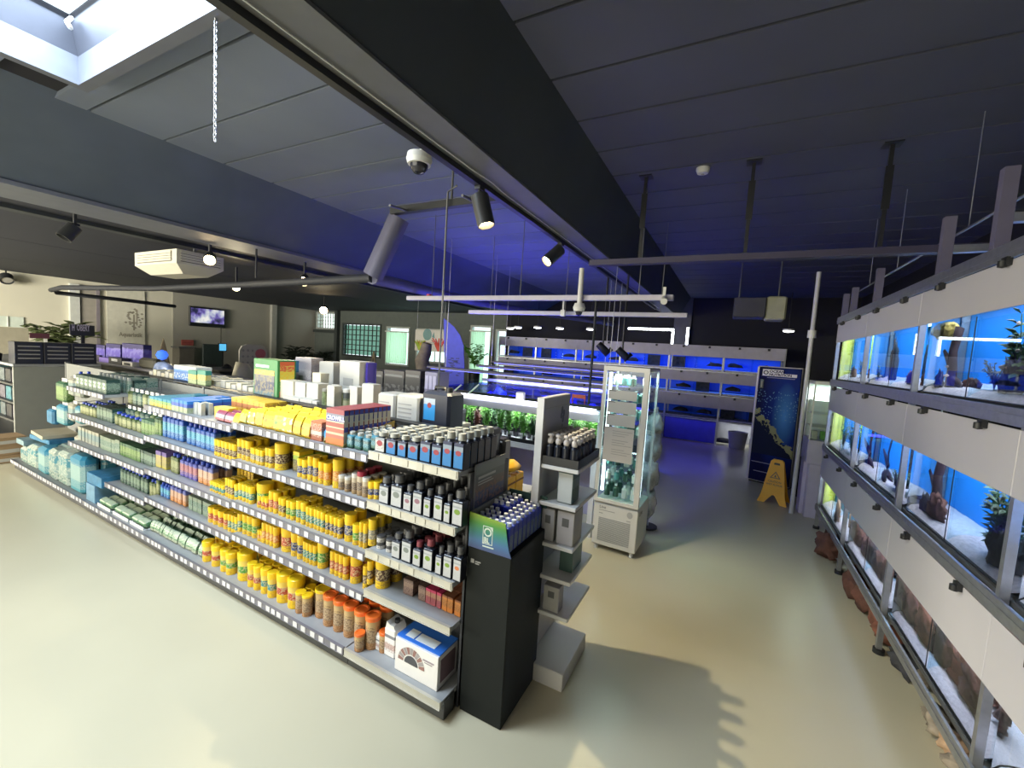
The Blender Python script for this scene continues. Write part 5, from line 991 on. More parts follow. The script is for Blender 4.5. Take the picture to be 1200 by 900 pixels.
# ------------------------------------------------------------------ dark poster fridge at the back
A = math.radians(-18); ofx, ofy = .34, 7.50
of = thing('poster_fridge', 'tall freezer with dark blue reef picture door and pale side', 'fridge', (ofx, ofy, 0), A)
MB().bbox(0, .58, .012, .55, .03, 1.80, .008).obj('body', mat('freezer_white', (.62, .60, .66), .4), of); MB().box(.02, .56, .05, .5, 0, .03).obj('plinth', m_dark, of)
def reefmat():
    m = mat('reef_picture', (.01, .02, .2), .65, var=0, spec=.15); nt = m.node_tree; b = nt.nodes['Principled BSDF']; N = nt.nodes.new
    tc = N('ShaderNodeTexCoord'); gr = N('ShaderNodeTexGradient'); gr.gradient_type = 'SPHERICAL'; mp = N('ShaderNodeMapping'); mp.inputs['Location'].default_value = (-1.15, 0, -1.0); mp.inputs['Scale'].default_value = (1.6, 0, 1.7)
    nt.links.new(tc.outputs['Generated'], mp.inputs[0]); nt.links.new(mp.outputs[0], gr.inputs[0])
    r = N('ShaderNodeValToRGB'); r.color_ramp.elements[0].color = (.004, .006, .06, 1); r.color_ramp.elements[1].color = (.10, .34, .75, 1); e = r.color_ramp.elements.new(.5); e.color = (.008, .03, .22, 1); nt.links.new(gr.outputs['Fac'], r.inputs[0])
    sp = N('ShaderNodeSeparateXYZ'); nt.links.new(tc.outputs['Generated'], sp.inputs[0])
    nz = N('ShaderNodeTexNoise'); nz.inputs['Scale'].default_value = 14; nz.inputs['Detail'].default_value = 6; nt.links.new(tc.outputs['Object'], nz.inputs[0])
    def M(op, a, b_):
        n = N('ShaderNodeMath'); n.operation = op
        for i, q in enumerate((a, b_)):
            if isinstance(q, (int, float)): n.inputs[i].default_value = q
            else: nt.links.new(q, n.inputs[i])
        return n.outputs[0]
    # reef slopes down to the right: height under the line .62 - .35 x plus noise
    d = M('SUBTRACT', M('ADD', M('SUBTRACT', .64, M('MULTIPLY', sp.outputs['X'], .34)), M('MULTIPLY', M('SUBTRACT', nz.outputs['Fac'], .5), .22)), sp.outputs['Z'])
    k1 = M('GREATER_THAN', d, 0.0); rim = M('MULTIPLY', k1, M('LESS_THAN', d, .075))
    rim = M('MULTIPLY', rim, M('GREATER_THAN', nz.outputs['Fac'], .45))
    low = M('MULTIPLY', k1, M('GREATER_THAN', sp.outputs['Z'], .24))
    x1 = N('ShaderNodeMix'); x1.data_type = 'RGBA'; nt.links.new(low, x1.inputs[0]); nt.links.new(r.outputs[0], x1.inputs['A']); x1.inputs['B'].default_value = (.012, .018, .05, 1)
    x2 = N('ShaderNodeMix'); x2.data_type = 'RGBA'; nt.links.new(M('MULTIPLY', rim, low), x2.inputs[0]); nt.links.new(x1.outputs['Result'], x2.inputs['A']); x2.inputs['B'].default_value = (.40, .40, .20, 1)
    vo = N('ShaderNodeTexVoronoi'); vo.inputs['Scale'].default_value = 32; nt.links.new(tc.outputs['Object'], vo.inputs['Vector'])
    fish = M('MULTIPLY', M('LESS_THAN', vo.outputs['Distance'], .24), M('MULTIPLY', M('GREATER_THAN', sp.outputs['Z'], .55), M('LESS_THAN', sp.outputs['Z'], .80)))
    x3 = N('ShaderNodeMix'); x3.data_type = 'RGBA'; nt.links.new(M('MULTIPLY', fish, .95), x3.inputs[0]); nt.links.new(x2.outputs['Result'], x3.inputs['A']); x3.inputs['B'].default_value = (.20, .42, .62, 1)
    nt.links.new(x3.outputs['Result'], b.inputs['Base Color']); return m
dr = MB().bbox(.03, .57, -.025, .010, .05, 1.785, .004).obj('door', reefmat(), of)
MB().bbox(-.002, .028, -.02, .010, .05, 1.785, .004).obj('door_edge', mat('door_edge_white', (.66, .62, .72), .4), of)
sg = MB().box(.075, .345, -.030, -.0255, 1.655, 1.755).box(.3451, .52, -.030, -.0255, 1.655, 1.70).obj('sign_board', mat('sign_white', (.92, .90, .96), .6, var=0), dr)
m_sb = mat('sign_blue_print', (.01, .01, .06), .8, var=0, spec=.1)
text('OCEAN', .055, m_sb, sg, (.165, -.0305, 1.708), (PI / 2, 0, 0), bold=.0015, sx=1.05); text('NUTRITION', .050, m_sb, sg, (.165, -.0305, 1.662), (PI / 2, 0, 0), bold=.0015, sx=1.08)
lg = MB(); 
for k in range(14):
    a0, a1 = PI * 2 * k / 14, PI * 2 * (k + 1) / 14; lg.add([(.12 + r * math.cos(a), -.0308, 1.705 + r * .9 * math.sin(a)) for r, a in ((.022, a0), (.035, a0), (.035, a1), (.022, a1))], [(0, 1, 2, 3)])
lg.obj('emblem', m_sb, sg)
MB().box(.14, .50, -.0275, -.0255, 1.628, 1.636).obj('print', mat('sign_grey', (.35, .35, .5), .5), dr); MB().box(.05, .50, -.0275, -.0255, .33, .34).box(.09, .30, -.0275, -.0255, .19, .20).obj('print', mat('sign_grey', (.35, .35, .5), .5), dr)
MB().bbox(.055, .105, -.035, -.0255, 1.46, 1.60, .004).obj('controller', mat('dark_teal_plate', (.03, .06, .09), .4), dr); MB().bbox(.07, .092, -.043, -.0355, 1.48, 1.57, .003).obj('controller_button', m_greyc, dr)
# caution sign
cs = thing('caution_sign', 'yellow folding wet floor sign standing before the poster fridge', 'sign', (.64, 6.58, 0), math.radians(-14))
m_cy = mat('caution_yellow', (.85, .42, .02), .45, var=.04)
pol = [(-.17, 0), (-.09, 0), (-.01, .11), (.02, .11), (.09, 0), (.17, 0), (.135, .12), (.075, .545), (.05, .57), (-.05, .57), (-.075, .545), (-.135, .12)]
def apanel(sgn, nm):
    m = MB(); m.prism(pol[:2] + pol[2:], 0, .012, 'y')
    m.v = [(x, sgn * (-.13 + z * .20) + (y - .006), z) for x, y, z in m.v]; return m.obj(nm, m_cy, cs)
fp = apanel(1, 'front_panel'); apanel(-1, 'rear_panel')
tl = math.atan(.20); off = lambda z: -.13 + z * .20 - .0085
hd = MB().add([(x, off(z), z) for x, z in ((-.035, .505), (.035, .505), (.03, .53), (-.03, .53))], [(0, 1, 2, 3)]).obj('handle_hole', m_dark, fp)
tr_ = MB()
for (a, b_) in (((-.06, .33), (.06, .33)), ((.06, .33), (0, .42)), ((0, .42), (-.06, .33))):
    ca = (0, .36); i_ = lambda p: (p[0] + (ca[0] - p[0]) * .28, p[1] + (ca[1] - p[1]) * .28)
    q = [a, b_, i_(b_), i_(a)]; tr_.add([(x, off(z), z) for x, z in q], [(0, 1, 2, 3)])
tr_.add([(x, off(z), z) for x, z in ((-.012, .345), (.012, .345), (.006, .375), (-.006, .375))], [(0, 1, 2, 3)]); tr_.obj('warning_triangle', m_print, fp)
for q, (s, z) in enumerate((('CAUTION', .275), ('WET FLOOR', .235))): text(s, .034, m_print, fp, (0, off(z) - .001, z), (PI / 2 - tl, 0, 0), align='CENTER')
# small lit display on a white pedestal at the end of the long rack
dc = thing('display_cabinet', 'small lit white display cabinet on a pedestal beyond the rack', 'cabinet', (.98, 6.15, 0))
m_vw = mat('violet_white_cabinet', (.52, .48, .68), .4)
MB().bbox(-.06, .24, 0, .40, 0, .66, .006).obj('pedestal', m_vw, dc); MB().bbox(-.10, .0, .12, .36, 0, .70, .006).obj('pedestal', m_vw, dc); MB().bbox(-.10, .24, -.02, .42, .661, .95, .006).obj('lower_body', m_vw, dc)
MB().box(-.10, .24, -.02, .42, 1.62, 1.66).obj('top', m_white, dc); MB().box(-.10, .24, .40, .42, .951, 1.619).obj('back_panel', mat('cabinet_inside', (.7, .78, .75), .6), dc)
for (x, y) in ((-.10, -.02), (.225, -.02), (-.10, .38), (.225, .38)): MB().box(x, x + .015, y, y + .015, .951, 1.619).obj('corner_post', m_white, dc)
MB().box(-.084, .224, -.018, -.012, .952, 1.618).obj('front_pane', m_glass, dc)
for z in (1.10, 1.26, 1.42): MB().box(-.08, .22, 0, .38, z, z + .008).obj('shelf', m_white, dc)
light('cabinet_lamp', 'AREA', (1.05, 6.3, 1.60), 5, (.85, 1, .9), (1.05, 6.3, 0), shape='RECTANGLE', size=.25, size_y=.25)
for q in range(3): place(carton(.06, .06, .10, m_leafg if q == 1 else m_wc), (.95 + q * .09, 6.25, .9515), f'small carton on the floor of the lit cabinet, {ORD[q]} from left')
wp = thing('white_pipe', 'white upright pipe rising to the ceiling beside the lit cabinet', 'pipe', (.80, 6.2, 0)); MB().cyl(0, 0, 0, 2.95, .024, n=12).obj('pipe', mat('pipe_white', (.6, .6, .66), .4), wp); MB().cyl(0, 0, 2.17, 2.26, .045, n=12).obj('collar', m_white, wp)
MB().box(1.25, 2.19, 6.9, 6.95, 0, 2.3).obj('black_curtain', m_wallk, None, label='black curtain behind the end of the long rack', category='curtain')
MB().box(.92, 1.24, 7.05, 7.09, 0, 2.25).obj('black_screen', m_wallk, None, label='narrow black screen right of the poster freezer', category='screen')
# ------------------------------------------------------------------ back wall on the left, with its windows
YW = 11.5
holes = [(-14.9, -13.8, 2.17, 2.84), (-13.4, -11.4, 1.2, 2.45), (-11.15, -10.05, 1.0, 2.38), (-9.75, -8.2, 1.2, 2.35), (-7.55, -6.75, .6, 2.52), (-6.62, -6.15, .9, 2.42)]
wb = MB(); x = -15.0
for (a, b_, z0, z1) in holes:
    wb.box(x, a, YW, YW + .2, 0, 3.4); wb.box(a, b_, YW, YW + .2, 0, z0); wb.box(a, b_, YW, YW + .2, z1, 3.4); x = b_
wb.box(x, -5.9, YW, YW + .2, 0, 3.4); wb.box(-6.0, -5.85, 11.2, YW, 0, 3.4)
struct('wall_back_left', wb, mat('dark_green_wall', (.13, .15, .14), .8))
m_frame = mat('window_frame_dark', (.05, .06, .06), .5); m_framel = mat('window_frame_pale', (.45, .48, .46), .5)
m_curt = bpy.data.materials.new('pale_green_curtain'); m_curt.use_nodes = True; _n = m_curt.node_tree; _n.nodes.clear()
_t = _n.nodes.new('ShaderNodeBsdfTranslucent'); _t.inputs[0].default_value = (.74, .82, .70, 1); _o = _n.nodes.new('ShaderNodeOutputMaterial'); _n.links.new(_t.outputs[0], _o.inputs[0])
def window(n, hole, frame, nx, nz, curtain=None, t=.03):
    a, b_, z0, z1 = hole
    f = MB(); f.box(a, a + .06, YW - .03, YW + .1, z0, z1).box(b_ - .06, b_, YW - .03, YW + .1, z0, z1).box(a + .06, b_ - .06, YW - .03, YW + .1, z0, z0 + .06).box(a + .06, b_ - .06, YW - .03, YW + .1, z1 - .06, z1)
    w = struct(f'window_{n}', f, frame)
    for i in range(nx):
        for j in range(nz):
            xa = a + .06 + (b_ - a - .12) * i / nx; xb = a + .06 + (b_ - a - .12) * (i + 1) / nx; za = z0 + .06 + (z1 - z0 - .12) * j / nz; zb = z0 + .06 + (z1 - z0 - .12) * (j + 1) / nz
            MB().box(xa + t / 2, xb - t / 2, YW + .03, YW + .04, za + t / 2, zb - t / 2).obj('pane', glassmat('window_glass', (.82, .95, .88)) if n > 3 else glassmat('block_glass', (.96, 1, .94)) if n == 2 else glassmat('dim_glass', (.30, .42, .36)), w)
    if nx * nz > 1:
        g = MB()
        for i in range(1, nx): xx = a + .06 + (b_ - a - .12) * i / nx; g.box(xx - t / 2, xx + t / 2, YW + .02, YW + .05, z0 + .06, z1 - .06)
        for j in range(1, nz): zz = z0 + .06 + (z1 - z0 - .12) * j / nz; g.box(a + .06, b_ - .06, YW + .021, YW + .049, zz - t / 2, zz + t / 2)
        g.obj('glazing_bars', frame, w)
    return w
window(2, holes[0], m_framel, 7, 4, t=.022); window(3, holes[1], m_frame, 9, 6, t=.03); window(4, holes[2], m_framel, 1, 1); window(5, holes[3], m_framel, 2, 1); window(6, holes[4], m_framel, 1, 1); window(7, holes[5], m_framel, 1, 1)
for q, (a, b_, z0, z1) in enumerate((holes[2], holes[4])):
    c = MB(); n = 10
    for k in range(n):
        if q == 1 and k > 7: continue
        xa = a + .07 + (b_ - a - .14) * k / n; xb = a + .07 + (b_ - a - .14) * (k + .86) / n
        c.box(xa, xb, YW - .08, YW - .07, z0 + .08, z1 - .2)
    t = thing('curtain', ['pale green slatted blind behind the grid window', 'pale slatted blind in the tall bright window'][q], 'blind', ((a + b_) / 2, YW - .075, z0)); o = c.obj('slats', m_curt, t, (-(a + b_) / 2, -YW + .075, -z0)); o['kind'] = 'stuff'
    MB().box(a, b_, YW - .09, YW - .06, z1 - .2, z1 - .16).obj('head_rail', m_white, t, (-(a + b_) / 2, -YW + .075, -z0))
MB().box(-15, -13.6, 11.42, 11.49, 2.04, 2.14).obj('trim_3', m_frame, kind='structure'); MB().box(-13.7, -13.55, 11.35, 11.49, 0, 2.9).obj('trim_4', m_frame, kind='structure')
# far plants and seats before that wall
def bush(name, loc, h, r, n, leaf, seed, m, lab, cat='plant', pot=None):
    t = thing(name, lab, cat, loc); leafy(MB(), (0, 0, 0), h, n, r, leaf, seed).obj('foliage', m, t)
    MB().lathe([(0, -Vector(loc).z), (.12, -Vector(loc).z), (.18, -.02), (0, -.02)], 12).obj('pot', pot or m_dark, t); return t
m_palm = mat('dark_palm_leaf', (.02, .032, .022), .7, var=.3); m_palm2 = mat('pale_palm_leaf', (.16, .20, .08), .7, var=.3)
p = at(349, 435, Y=9.9); bush('palm', p, .85, .42, 26, .35, 3, m_palm, 'large dark palm before the glass block window')
p = at(372, 435, Y=9.6); bush('palm', p, .62, .7, 26, .32, 5, m_palm, 'wide dark palm below the black window beam')
p = at(70, 412, X=-13.5); bush('palm', p, .6, .55, 18, .35, 6, m_palm2, 'pale green palm before the cream wall')
p = at(556, 432, Y=10.7); bush('palm', p, .7, .5, 20, .2, 8, m_leafg, 'leafy green plant at the foot of the tall bright window')
for q, (px, py, w, h) in enumerate([(330, 430, .9, .9), (405, 432, 1.2, .8), (450, 440, .8, .6)]):
    p = at(px, py, Y=8.75); t = thing('cabinet', ['low black cabinet under the dark palms', 'black counter before the grid window', 'small black chest right of the black counter'][q], 'cabinet', (p.x, 8.75, 0)); MB().bbox(-w / 2, w / 2, 0, .4, 0, p.z + .1, .01).obj('body', m_blackc, t); MB().box(-w / 2 - .02, w / 2 + .02, -.02, .42, p.z + .1, p.z + .13).obj('top', m_dark, t)
p = at(437, 433, Y=8.6); t = thing('easel_sign', 'dark pointed easel board before the grid window', 'easel', (p.x, 8.6, 0)); z = at(437, 412, Y=8.6).z
MB().prism([(-.32, 0), (.32, 0), (.02, z), (-.02, z)], 0, .03, 'y').obj('board', mat('easel_tan', (.22, .17, .11), .6), t); MB().prism([(-.2, .35), (.2, .35), (.01, z - .18), (-.01, z - .18)], -.012, -.001, 'y').obj('slate', m_blackc, t)
# coral banner, blue sail flag, hanging rod
a, c = at(487, 386, Y=8.0), at(521, 413, Y=8.0); w = c.x - a.x; h = a.z - c.z
bn = thing('banner', 'white hanging banner with red and green coral drawings', 'banner', ((a.x + c.x) / 2, 8.0, c.z)); MB().box(-w / 2, w / 2, 0, .012, 0, h).obj('cloth', m_wc, bn)
for q, (cx, col, s) in enumerate(((-w * .34, (.30, .40, .03), 1), (-w * .22, (.70, .22, .05), .9), (w * .3, (.60, .06, .04), 1.2))):
    m = MB(); rnd = random.Random(q + 3)
    for k in range(7): 
        an = PI / 2 + (k - 3) * .38; L = h * (.5 + .12 * rnd.random()) * s; m.tube([(cx, -.003, h * .04), (cx + .5 * L * math.cos(an) * .7, -.003, h * .04 + L * .5), (cx + L * math.cos(an) * .75, -.003, h * .05 + L * .8)], [.03, .024, .014], 5)
    m.v = [(x, -.002 + (y + .003) * .1, z) for x, y, z in m.v]; m.obj('coral_print', mat('banner_%d' % q, col, .6), bn)
m = MB(); m.add([(-.08 + .13 * math.cos(PI * k / 8), -.003, h * .78 + .14 * math.sin(PI * k / 8)) for k in range(16)], [tuple(range(16))]); m.add([(.06, -.0032, h * .68), (.14, -.0032, h * .62), (.12, -.0032, h * .92)], [(0, 1, 2)]); m.obj('fish_print', mat('fish_teal', (.12, .24, .24), .6), bn)
MB().box(-.12, .16, -.004, -.001, h * .40, h * .44).box(-.08, .12, -.004, -.001, h * .32, h * .36).obj('print', m_greyc, bn)
for s in (-.45, .45): MB().tube([(w * s, .006, h), (w * s, .006, 3.299 - c.z)], .004, 4).obj('cord', m_alu, bn)
a = at(520, 373, Y=6.98); z0 = 1.25
sl_ = MB(); pts = [(521, 452), (543, 452), (544, 430), (543, 405), (539, 393), (532, 383), (520, 373)]
P3 = [at(px, py, Y=6.98) for px, py in pts]; base = Vector((P3[0].x, 6.98, P3[0].z))
sf = thing('sail_flag', 'curved blue lit sail flag hanging before the bright window', 'flag', base)
sl_.prism([(p.x - base.x, p.z - base.z) for p in P3], 0, .012, 'y'); sl_.obj('cloth', mat('royal_blue_cloth', (.10, .12, .75), .7, var=.06), sf)
m = MB()
for k in range(26):
    rnd = random.Random(k); x = .20 + rnd.uniform(-.12, .12) ; zz = .42 + rnd.uniform(-.2, .16); m.box(x - rnd.uniform(.01, .06), x + rnd.uniform(.01, .06), -.003, -.0005, zz, zz + rnd.uniform(.008, .02))
o = m.obj('print', mat('navy_print', (.03, .04, .20), .6), sf); o['kind'] = 'stuff'
MB().tube([(-.012, .006, -base.z), (-.012, .006, P3[-1].z - base.z + .08)], .012, 6).obj('pole', m_steel, sf)
p = at(525, 222, Z=3.1); hr = thing('hanging_rod', 'thin grey rod hanging from the dark crossbar', 'rod', (p.x, p.y, 1.3)); MB().tube([(0, 0, 0), (0, 0, 1.78), (.09, .0, 1.82)], .008, 6).obj('rod', m_steel, hr)
p = at(497, 425, Y=7.2); m = MB(); m.tube([(0, 0, -p.z), (0, 0, -.15), (-.06, 0, .05), (.02, 0, .22), (.06, 0, .42)], [.18, .16, .15, .13, .10], 12)
m.obj('driftwood', mat('grey_brown_wood', (.20, .17, .15), .8, var=.25), None, p, label='thick grey brown stump standing under the coral banner', category='wood')
# ------------------------------------------------------------------ shelf unit further back: black cartons and other stock
rg = thing('shelf_unit', 'second shelf unit further back carrying black cartons', 'shelf', (-5.4, 3.3, 0))
MB().bbox(-5.6, 2.9, 0, .5, 1.10, 1.14, .003).obj('top', m_shelf, rg); MB().box(-5.6, 2.9, .24, .26, .1, 1.099).obj('back_panel', m_back, rg); MB().bbox(-5.6, 2.9, -.05, .55, 0, .10, .003).obj('base_deck', m_deckk, rg)
for x in (-5.6, 2.88): MB().box(x, x + .02, .01, .49, .101, 1.099).obj('side', m_steel, rg)
MB().box(-5.58, 2.88, -.006, -.0005, 1.10, 1.14).obj('price_rail', m_railg, rg)
def fb(pl, pr, pt, Y0, d, pm, lab, name='carton', cat='box', z0=1.141, b=.004, group=None):
    a, c = at(pl, pt, Y=Y0), at(pr, pt, Y=Y0); z1 = at((pl + pr) / 2, pt, Y=Y0).z; w = c.x - a.x; h = max(.04, z1 - z0)
    o = thing(name, lab, cat, ((a.x + c.x) / 2, Y0, z0), 0, group); MB().bbox(-w / 2, w / 2, 0, d, 0, h, b).obj('carton', pm, o); return o, w, h
pm_bk = pmat('black_carton_print', [(0, (.05, .05, .055)), (.3, (.035, .035, .04)), (.8, (.09, .08, .08))], 'Z', [(.2, .6, (.2, .2, .2))], .45, 10, 1)
for q, (a, c, t_, lab) in enumerate([(428, 449, 434, 'black carton with a pale stripe on the rear unit'), (450, 474, 434, 'black carton with white dots beside the striped one'), (475, 493, 434, 'dark grey carton left of the lilac lit panel')]):
    o, w, h = fb(a, c, t_, 3.4, .3, pm_bk, lab); MB().box(-w * .42, w * .42, -.003, -.0005, h * .82, h * .88).obj('stripe', m_greyc, o)
o, w, h = fb(498, 513, 436, 3.42, .2, mat('violet_frame', (.25, .24, .40), .4), 'small lilac display with six pale windows', 'light_display', 'display')
for i in range(3):
    for j in range(2): MB().box(-w * .44 + i * w * .3, -w * .2 + i * w * .3, -.004, -.0005, h * (.1 + .45 * j), h * (.45 + .45 * j)).obj('window', mat('lilac_window', (.55, .52, .75), .4), o)
# displays to the left, further away
pm_pu = pmat('purple_aquarium_print', [(0, (.07, .06, .26)), (.35, (.12, .09, .44)), (.75, (.04, .035, .14))], 'Z', [(.1, .8, (.24, .22, .55))], .35, 6, 1)  # violet print, raised with the glow of aquarium lights put into its colour
for q, (a, c, t_, lab) in enumerate([(109, 124, 404, 'violet printed aquarium carton, first of three'), (124, 143, 403, 'violet printed aquarium carton, middle of three'), (143, 171, 403, 'wide violet aquarium carton with coral picture')]): fb(a, c - (c - a) * .12, t_, 3.45, .12, pm_pu, lab)
for q, (a, c, t_, pm, lab) in enumerate([(116, 127, 419, mat('lilac_card', (.22, .16, .5), .5), 'lilac carton before the violet aquarium cartons'), (127, 142, 419, m_blackc, 'black carton with white lettering lines'), (143, 155, 424, m_wc, 'small white framed carton beside the black one'), (92, 108, 415, m_cream, 'cream printed carton at the far left of the unit')]):
    o, w, h = fb(a, c, t_, 3.31, .1, pm, lab)
    if q == 1:
        for k in range(3): MB().box(-w * .25, w * .2, -.003, -.0005, h * (.45 + k * .13), h * (.52 + k * .13)).obj('print', m_lw, o)
    if q == 2: MB().box(-w * .3, w * .3, -.003, -.0005, h * .15, h * .75).obj('print', m_blackc, o)
o, w, h = fb(162, 180, 420, 3.32, .12, mat('olive_brown', (.10, .095, .075), .6), 'olive brown rounded block beside the violet cartons', 'block', 'box', b=.03)
# grey shelf unit end with black cartons at the far left
gu = thing('shelf_unit', 'shelf unit with plain grey end panel at the far left', 'shelf', (-8.6, 1.95, 0))
MB().bbox(0, .03, 0, .90, .0, 1.16, .003).obj('end_panel', mat('end_panel_grey', (.30, .31, .28), .6, var=.03), gu); MB().box(-2.5, -.001, .45, .47, .1001, 1.1645).obj('back_panel', m_back, gu); MB().bbox(-2.5, .03, 0, .90, 1.165, 1.20, .003).obj('top', m_shelf, gu); MB().box(-2.5, -.001, 0, .44, .0, .1).obj('base_deck', m_kick, gu)
for z in (.4, .65, .9): MB().box(-2.5, -.001, 0, .44, z, z + .025).obj('shelf', m_kick, gu)
pm_dk = [mat('shelf_stock_%d' % q, c, .5, var=.4, scale=18) for q, c in enumerate([(.03, .03, .035), (.10, .12, .13), (.06, .18, .22), (.12, .11, .14)])]
for z in (.425, .675, .925):
    for q in range(8): put('carton', MB().bbox(-.1, .1, 0, .2, 0, .18, .004).mesh('carton', pm_dk[(q + int(z * 8)) % 4]), None, (-8.75 - q * .26, 2.0, z + .001), label=f'dark carton on the far left unit, {["lower", "middle", "upper"][int(z * 4 - 1.5)]} shelf, {ORD[q]} from the grey end', category='box', group='dark cartons on the far left unit')
for q in range(3):
    t = thing('carton', f'tall black carton with lettering on the grey unit, {ORD[q]} from the near end', 'box', (-8.60, 1.97 + q * .28, 1.2005), 0, 'black cartons on the grey unit')
    MB().bbox(-.22, .02, 0, .27, 0, .30, .003).obj('carton', mat('navy_black_card', (.022, .024, .04), .4), t)
    for k in range(4): MB().box(.0202, .021, .03, .24, .07 + k * .055, .085 + k * .055).obj('print', m_greyc, t)
for q in range(3): put('spot_lamp', MB().lathe([(0, 0), (.06, .0), (.07, .1), (0, .14)], 10).mesh('spot_lamp', m_dark), None, (-9.3, 1.75 + q * .2, 1.2005), label=f'round dark object on the far left unit top, {ORD[q]} of three', category='lamp')
for q, (w, h, z) in enumerate(((.36, .10, 0), (.34, .12, .1005), (.33, .10, .221))):
    t = thing('cardboard_box', f'brown cardboard box on the floor at the far left, {["bottom", "middle", "top"][q]} of its stack', 'box', (-8.12, 1.755, z), .04 * (q - 1)); MB().bbox(-w / 2, w / 2, -.15, .15, 0, h, .003).obj('carton', mat('brown_cardboard', (.36, .24, .13), .75, var=.1), t); MB().box(w / 2 + .0003, w / 2 + .0015, -.08, .09, h * .2, h * .6).obj('label', m_wc, t)
# ------------------------------------------------------------------ the far side wall
def wallthing(name, lab, cat, x, px0, px1, py0, py1):
    a, c = at(px0, py0, X=x), at(px1, py1, X=x); return thing(name, lab, cat, (x, a.y, c.z)), c.y - a.y, a.z - c.z
m_logo = mat('taupe_print', (.36, .33, .26), .6, var=0)
t, w, h = wallthing('logo_board', 'tall white wall board with grey tree emblem and lettering', 'sign', -14.96, 125, 170, 352, 402)
MB().box(-.03, 0, 0, w, -.3, h + .35).obj('board', mat('board_white', (.78, .76, .66), .7), t)
m = MB(); cy, cz = w * .70, h * .62
for k in range(26):
    rnd = random.Random(k); an = 2 * PI * k / 26; r = rnd.uniform(.10, .26); m.add([(.0015, cy + r * math.cos(an) * .8 + q * math.cos(e), cz + r * math.sin(an) * 1.1 + q * math.sin(e)) for q, e in ((.04, 0), (.03, 1.5), (.04, 3.1), (.03, 4.7))], [(0, 1, 2, 3)])
m.box(.001, .002, cy - .02, cy + .02, cz - .34, cz + .1).box(.001, .002, cy + .05, cy + .08, cz - .2, cz + .25); o = m.obj('emblem', m_logo, t); o['kind'] = 'stuff'
text('Aquaristik', .16, m_logo, t, (.002, w * .30, h * .15), (PI / 2, 0, PI / 2), bold=.004, sx=w * .93)
t, w, h = wallthing('wall_pilaster', 'white upright pilaster on the cream wall', 'pilaster', -14.9, 82, 95, 346, 425); MB().box(-.1, 0, 0, w, -.6, h + .3).obj('board', mat('pilaster_white', (.72, .74, .72), .6), t)
t, w, h = wallthing('wall_panel', 'grey upright panel between pilaster and logo board', 'panel', -14.94, 95, 118, 350, 425); MB().box(-.06, 0, 0, w, -.6, h + .3).obj('board', mat('panel_taupe', (.42, .39, .35), .7), t); MB().box(.0005, .01, w * .8, w, -.6, h + .3).obj('dark_strip', mat('panel_mauve', (.28, .25, .29), .7), t)
t, w, h = wallthing('wall_opening', 'pale lit hatch low on the cream wall', 'window', -14.97, 0, 28, 370, 384); MB().box(-.03, .0, -.3, w, 0, h).obj('pane', mat('hatch_pale', (.72, .80, .74), .5), t); MB().box(0, .02, w * .3, w * .33, 0, h).obj('bar', m_white, t)
t, w, h = wallthing('board', 'long beige board leaning before the cream wall', 'board', -12.5, 0, 34, 383, 402); MB().bbox(-.03, 0, -.4, w, -.3, h, .004).obj('board', mat('beige_board', (.40, .37, .29), .7), t); MB().box(-.5, -.031, -.4, w, -1.4, -.3).obj('foot', m_dark, t)
t, w, h = wallthing('sign', 'small dark maroon sign beside the beige board', 'sign', -12.2, 35, 58, 390, 397); MB().box(-.03, 0, 0, w, 0, h).obj('board', mat('maroon_board', (.07, .02, .035), .6), t); MB().box(-.02, -.01, w * .7, w * .9, -t.location.z, 0).obj('post', m_white, t)
t, w, h = wallthing('sign', 'black hanging sign board with pale lettering', 'sign', -10.8, 82, 111, 380, 394); MB().box(-.04, 0, 0, w, 0, h).obj('board', mat('sign_black', (.02, .022, .03), .5), t)
text('H', .17, mat('sign_lilac', (.35, .33, .45), .5), t, (.002, w * .07, h * .45), (PI / 2, 0, PI / 2), bold=.006, sx=w * .9); text('OBERY', .17, mat('sign_lilac', (.35, .33, .45), .5), t, (.002, w * .26, h * .45), (PI / 2, 0, PI / 2), bold=.004, sx=w * 1.02)
MB().box(-.03, -.01, w * .45, w * .6, -t.location.z, 0).obj('post', m_dark, t)
# television, shelf, monitors, board shape, round lamp
t, w, h = wallthing('television', 'wall mounted television showing a bright bluish picture', 'television', -14.85, 222, 264, 359, 384)
MB().bbox(-.06, 0, 0, w, -.02, h + .02, .01).obj('housing', m_dark, t); MB().box(-.129, -.0605, w * .3, w * .7, .1, .4).obj('wall_mount', m_dark, t)
def tvmat():
    m = mat('tv_picture', (0, 0, 0), .3, emit=(1, 1, 1), es=1.0, var=0); nt = m.node_tree; b = nt.nodes['Principled BSDF']
    tc = nt.nodes.new('ShaderNodeTexCoord'); nz = nt.nodes.new('ShaderNodeTexNoise'); nz.inputs['Scale'].default_value = 3.2; nz.inputs['Detail'].default_value = 4; r = nt.nodes.new('ShaderNodeValToRGB'); e = r.color_ramp.elements
    e[0].position = .36; e[0].color = (.02, .02, .06, 1); e[1].position = .68; e[1].color = (.85, .84, .78, 1)
    for p_, c_ in ((.46, (.16, .12, .42)), (.55, (.45, .48, .62))): q = e.new(p_); q.color = (*c_, 1)
    nt.links.new(tc.outputs['Object'], nz.inputs[0]); nt.links.new(nz.outputs['Fac'], r.inputs[0]); nt.links.new(r.outputs[0], b.inputs['Emission Color']); return m
MB().box(.0005, .004, .04, w - .04, .10, h - .03).obj('screen', tvmat(), t); MB().tube([(-.01, w * .88, -.02), (-.01, w * .88, -.7)], .012, 5).obj('cable', m_dark, t)
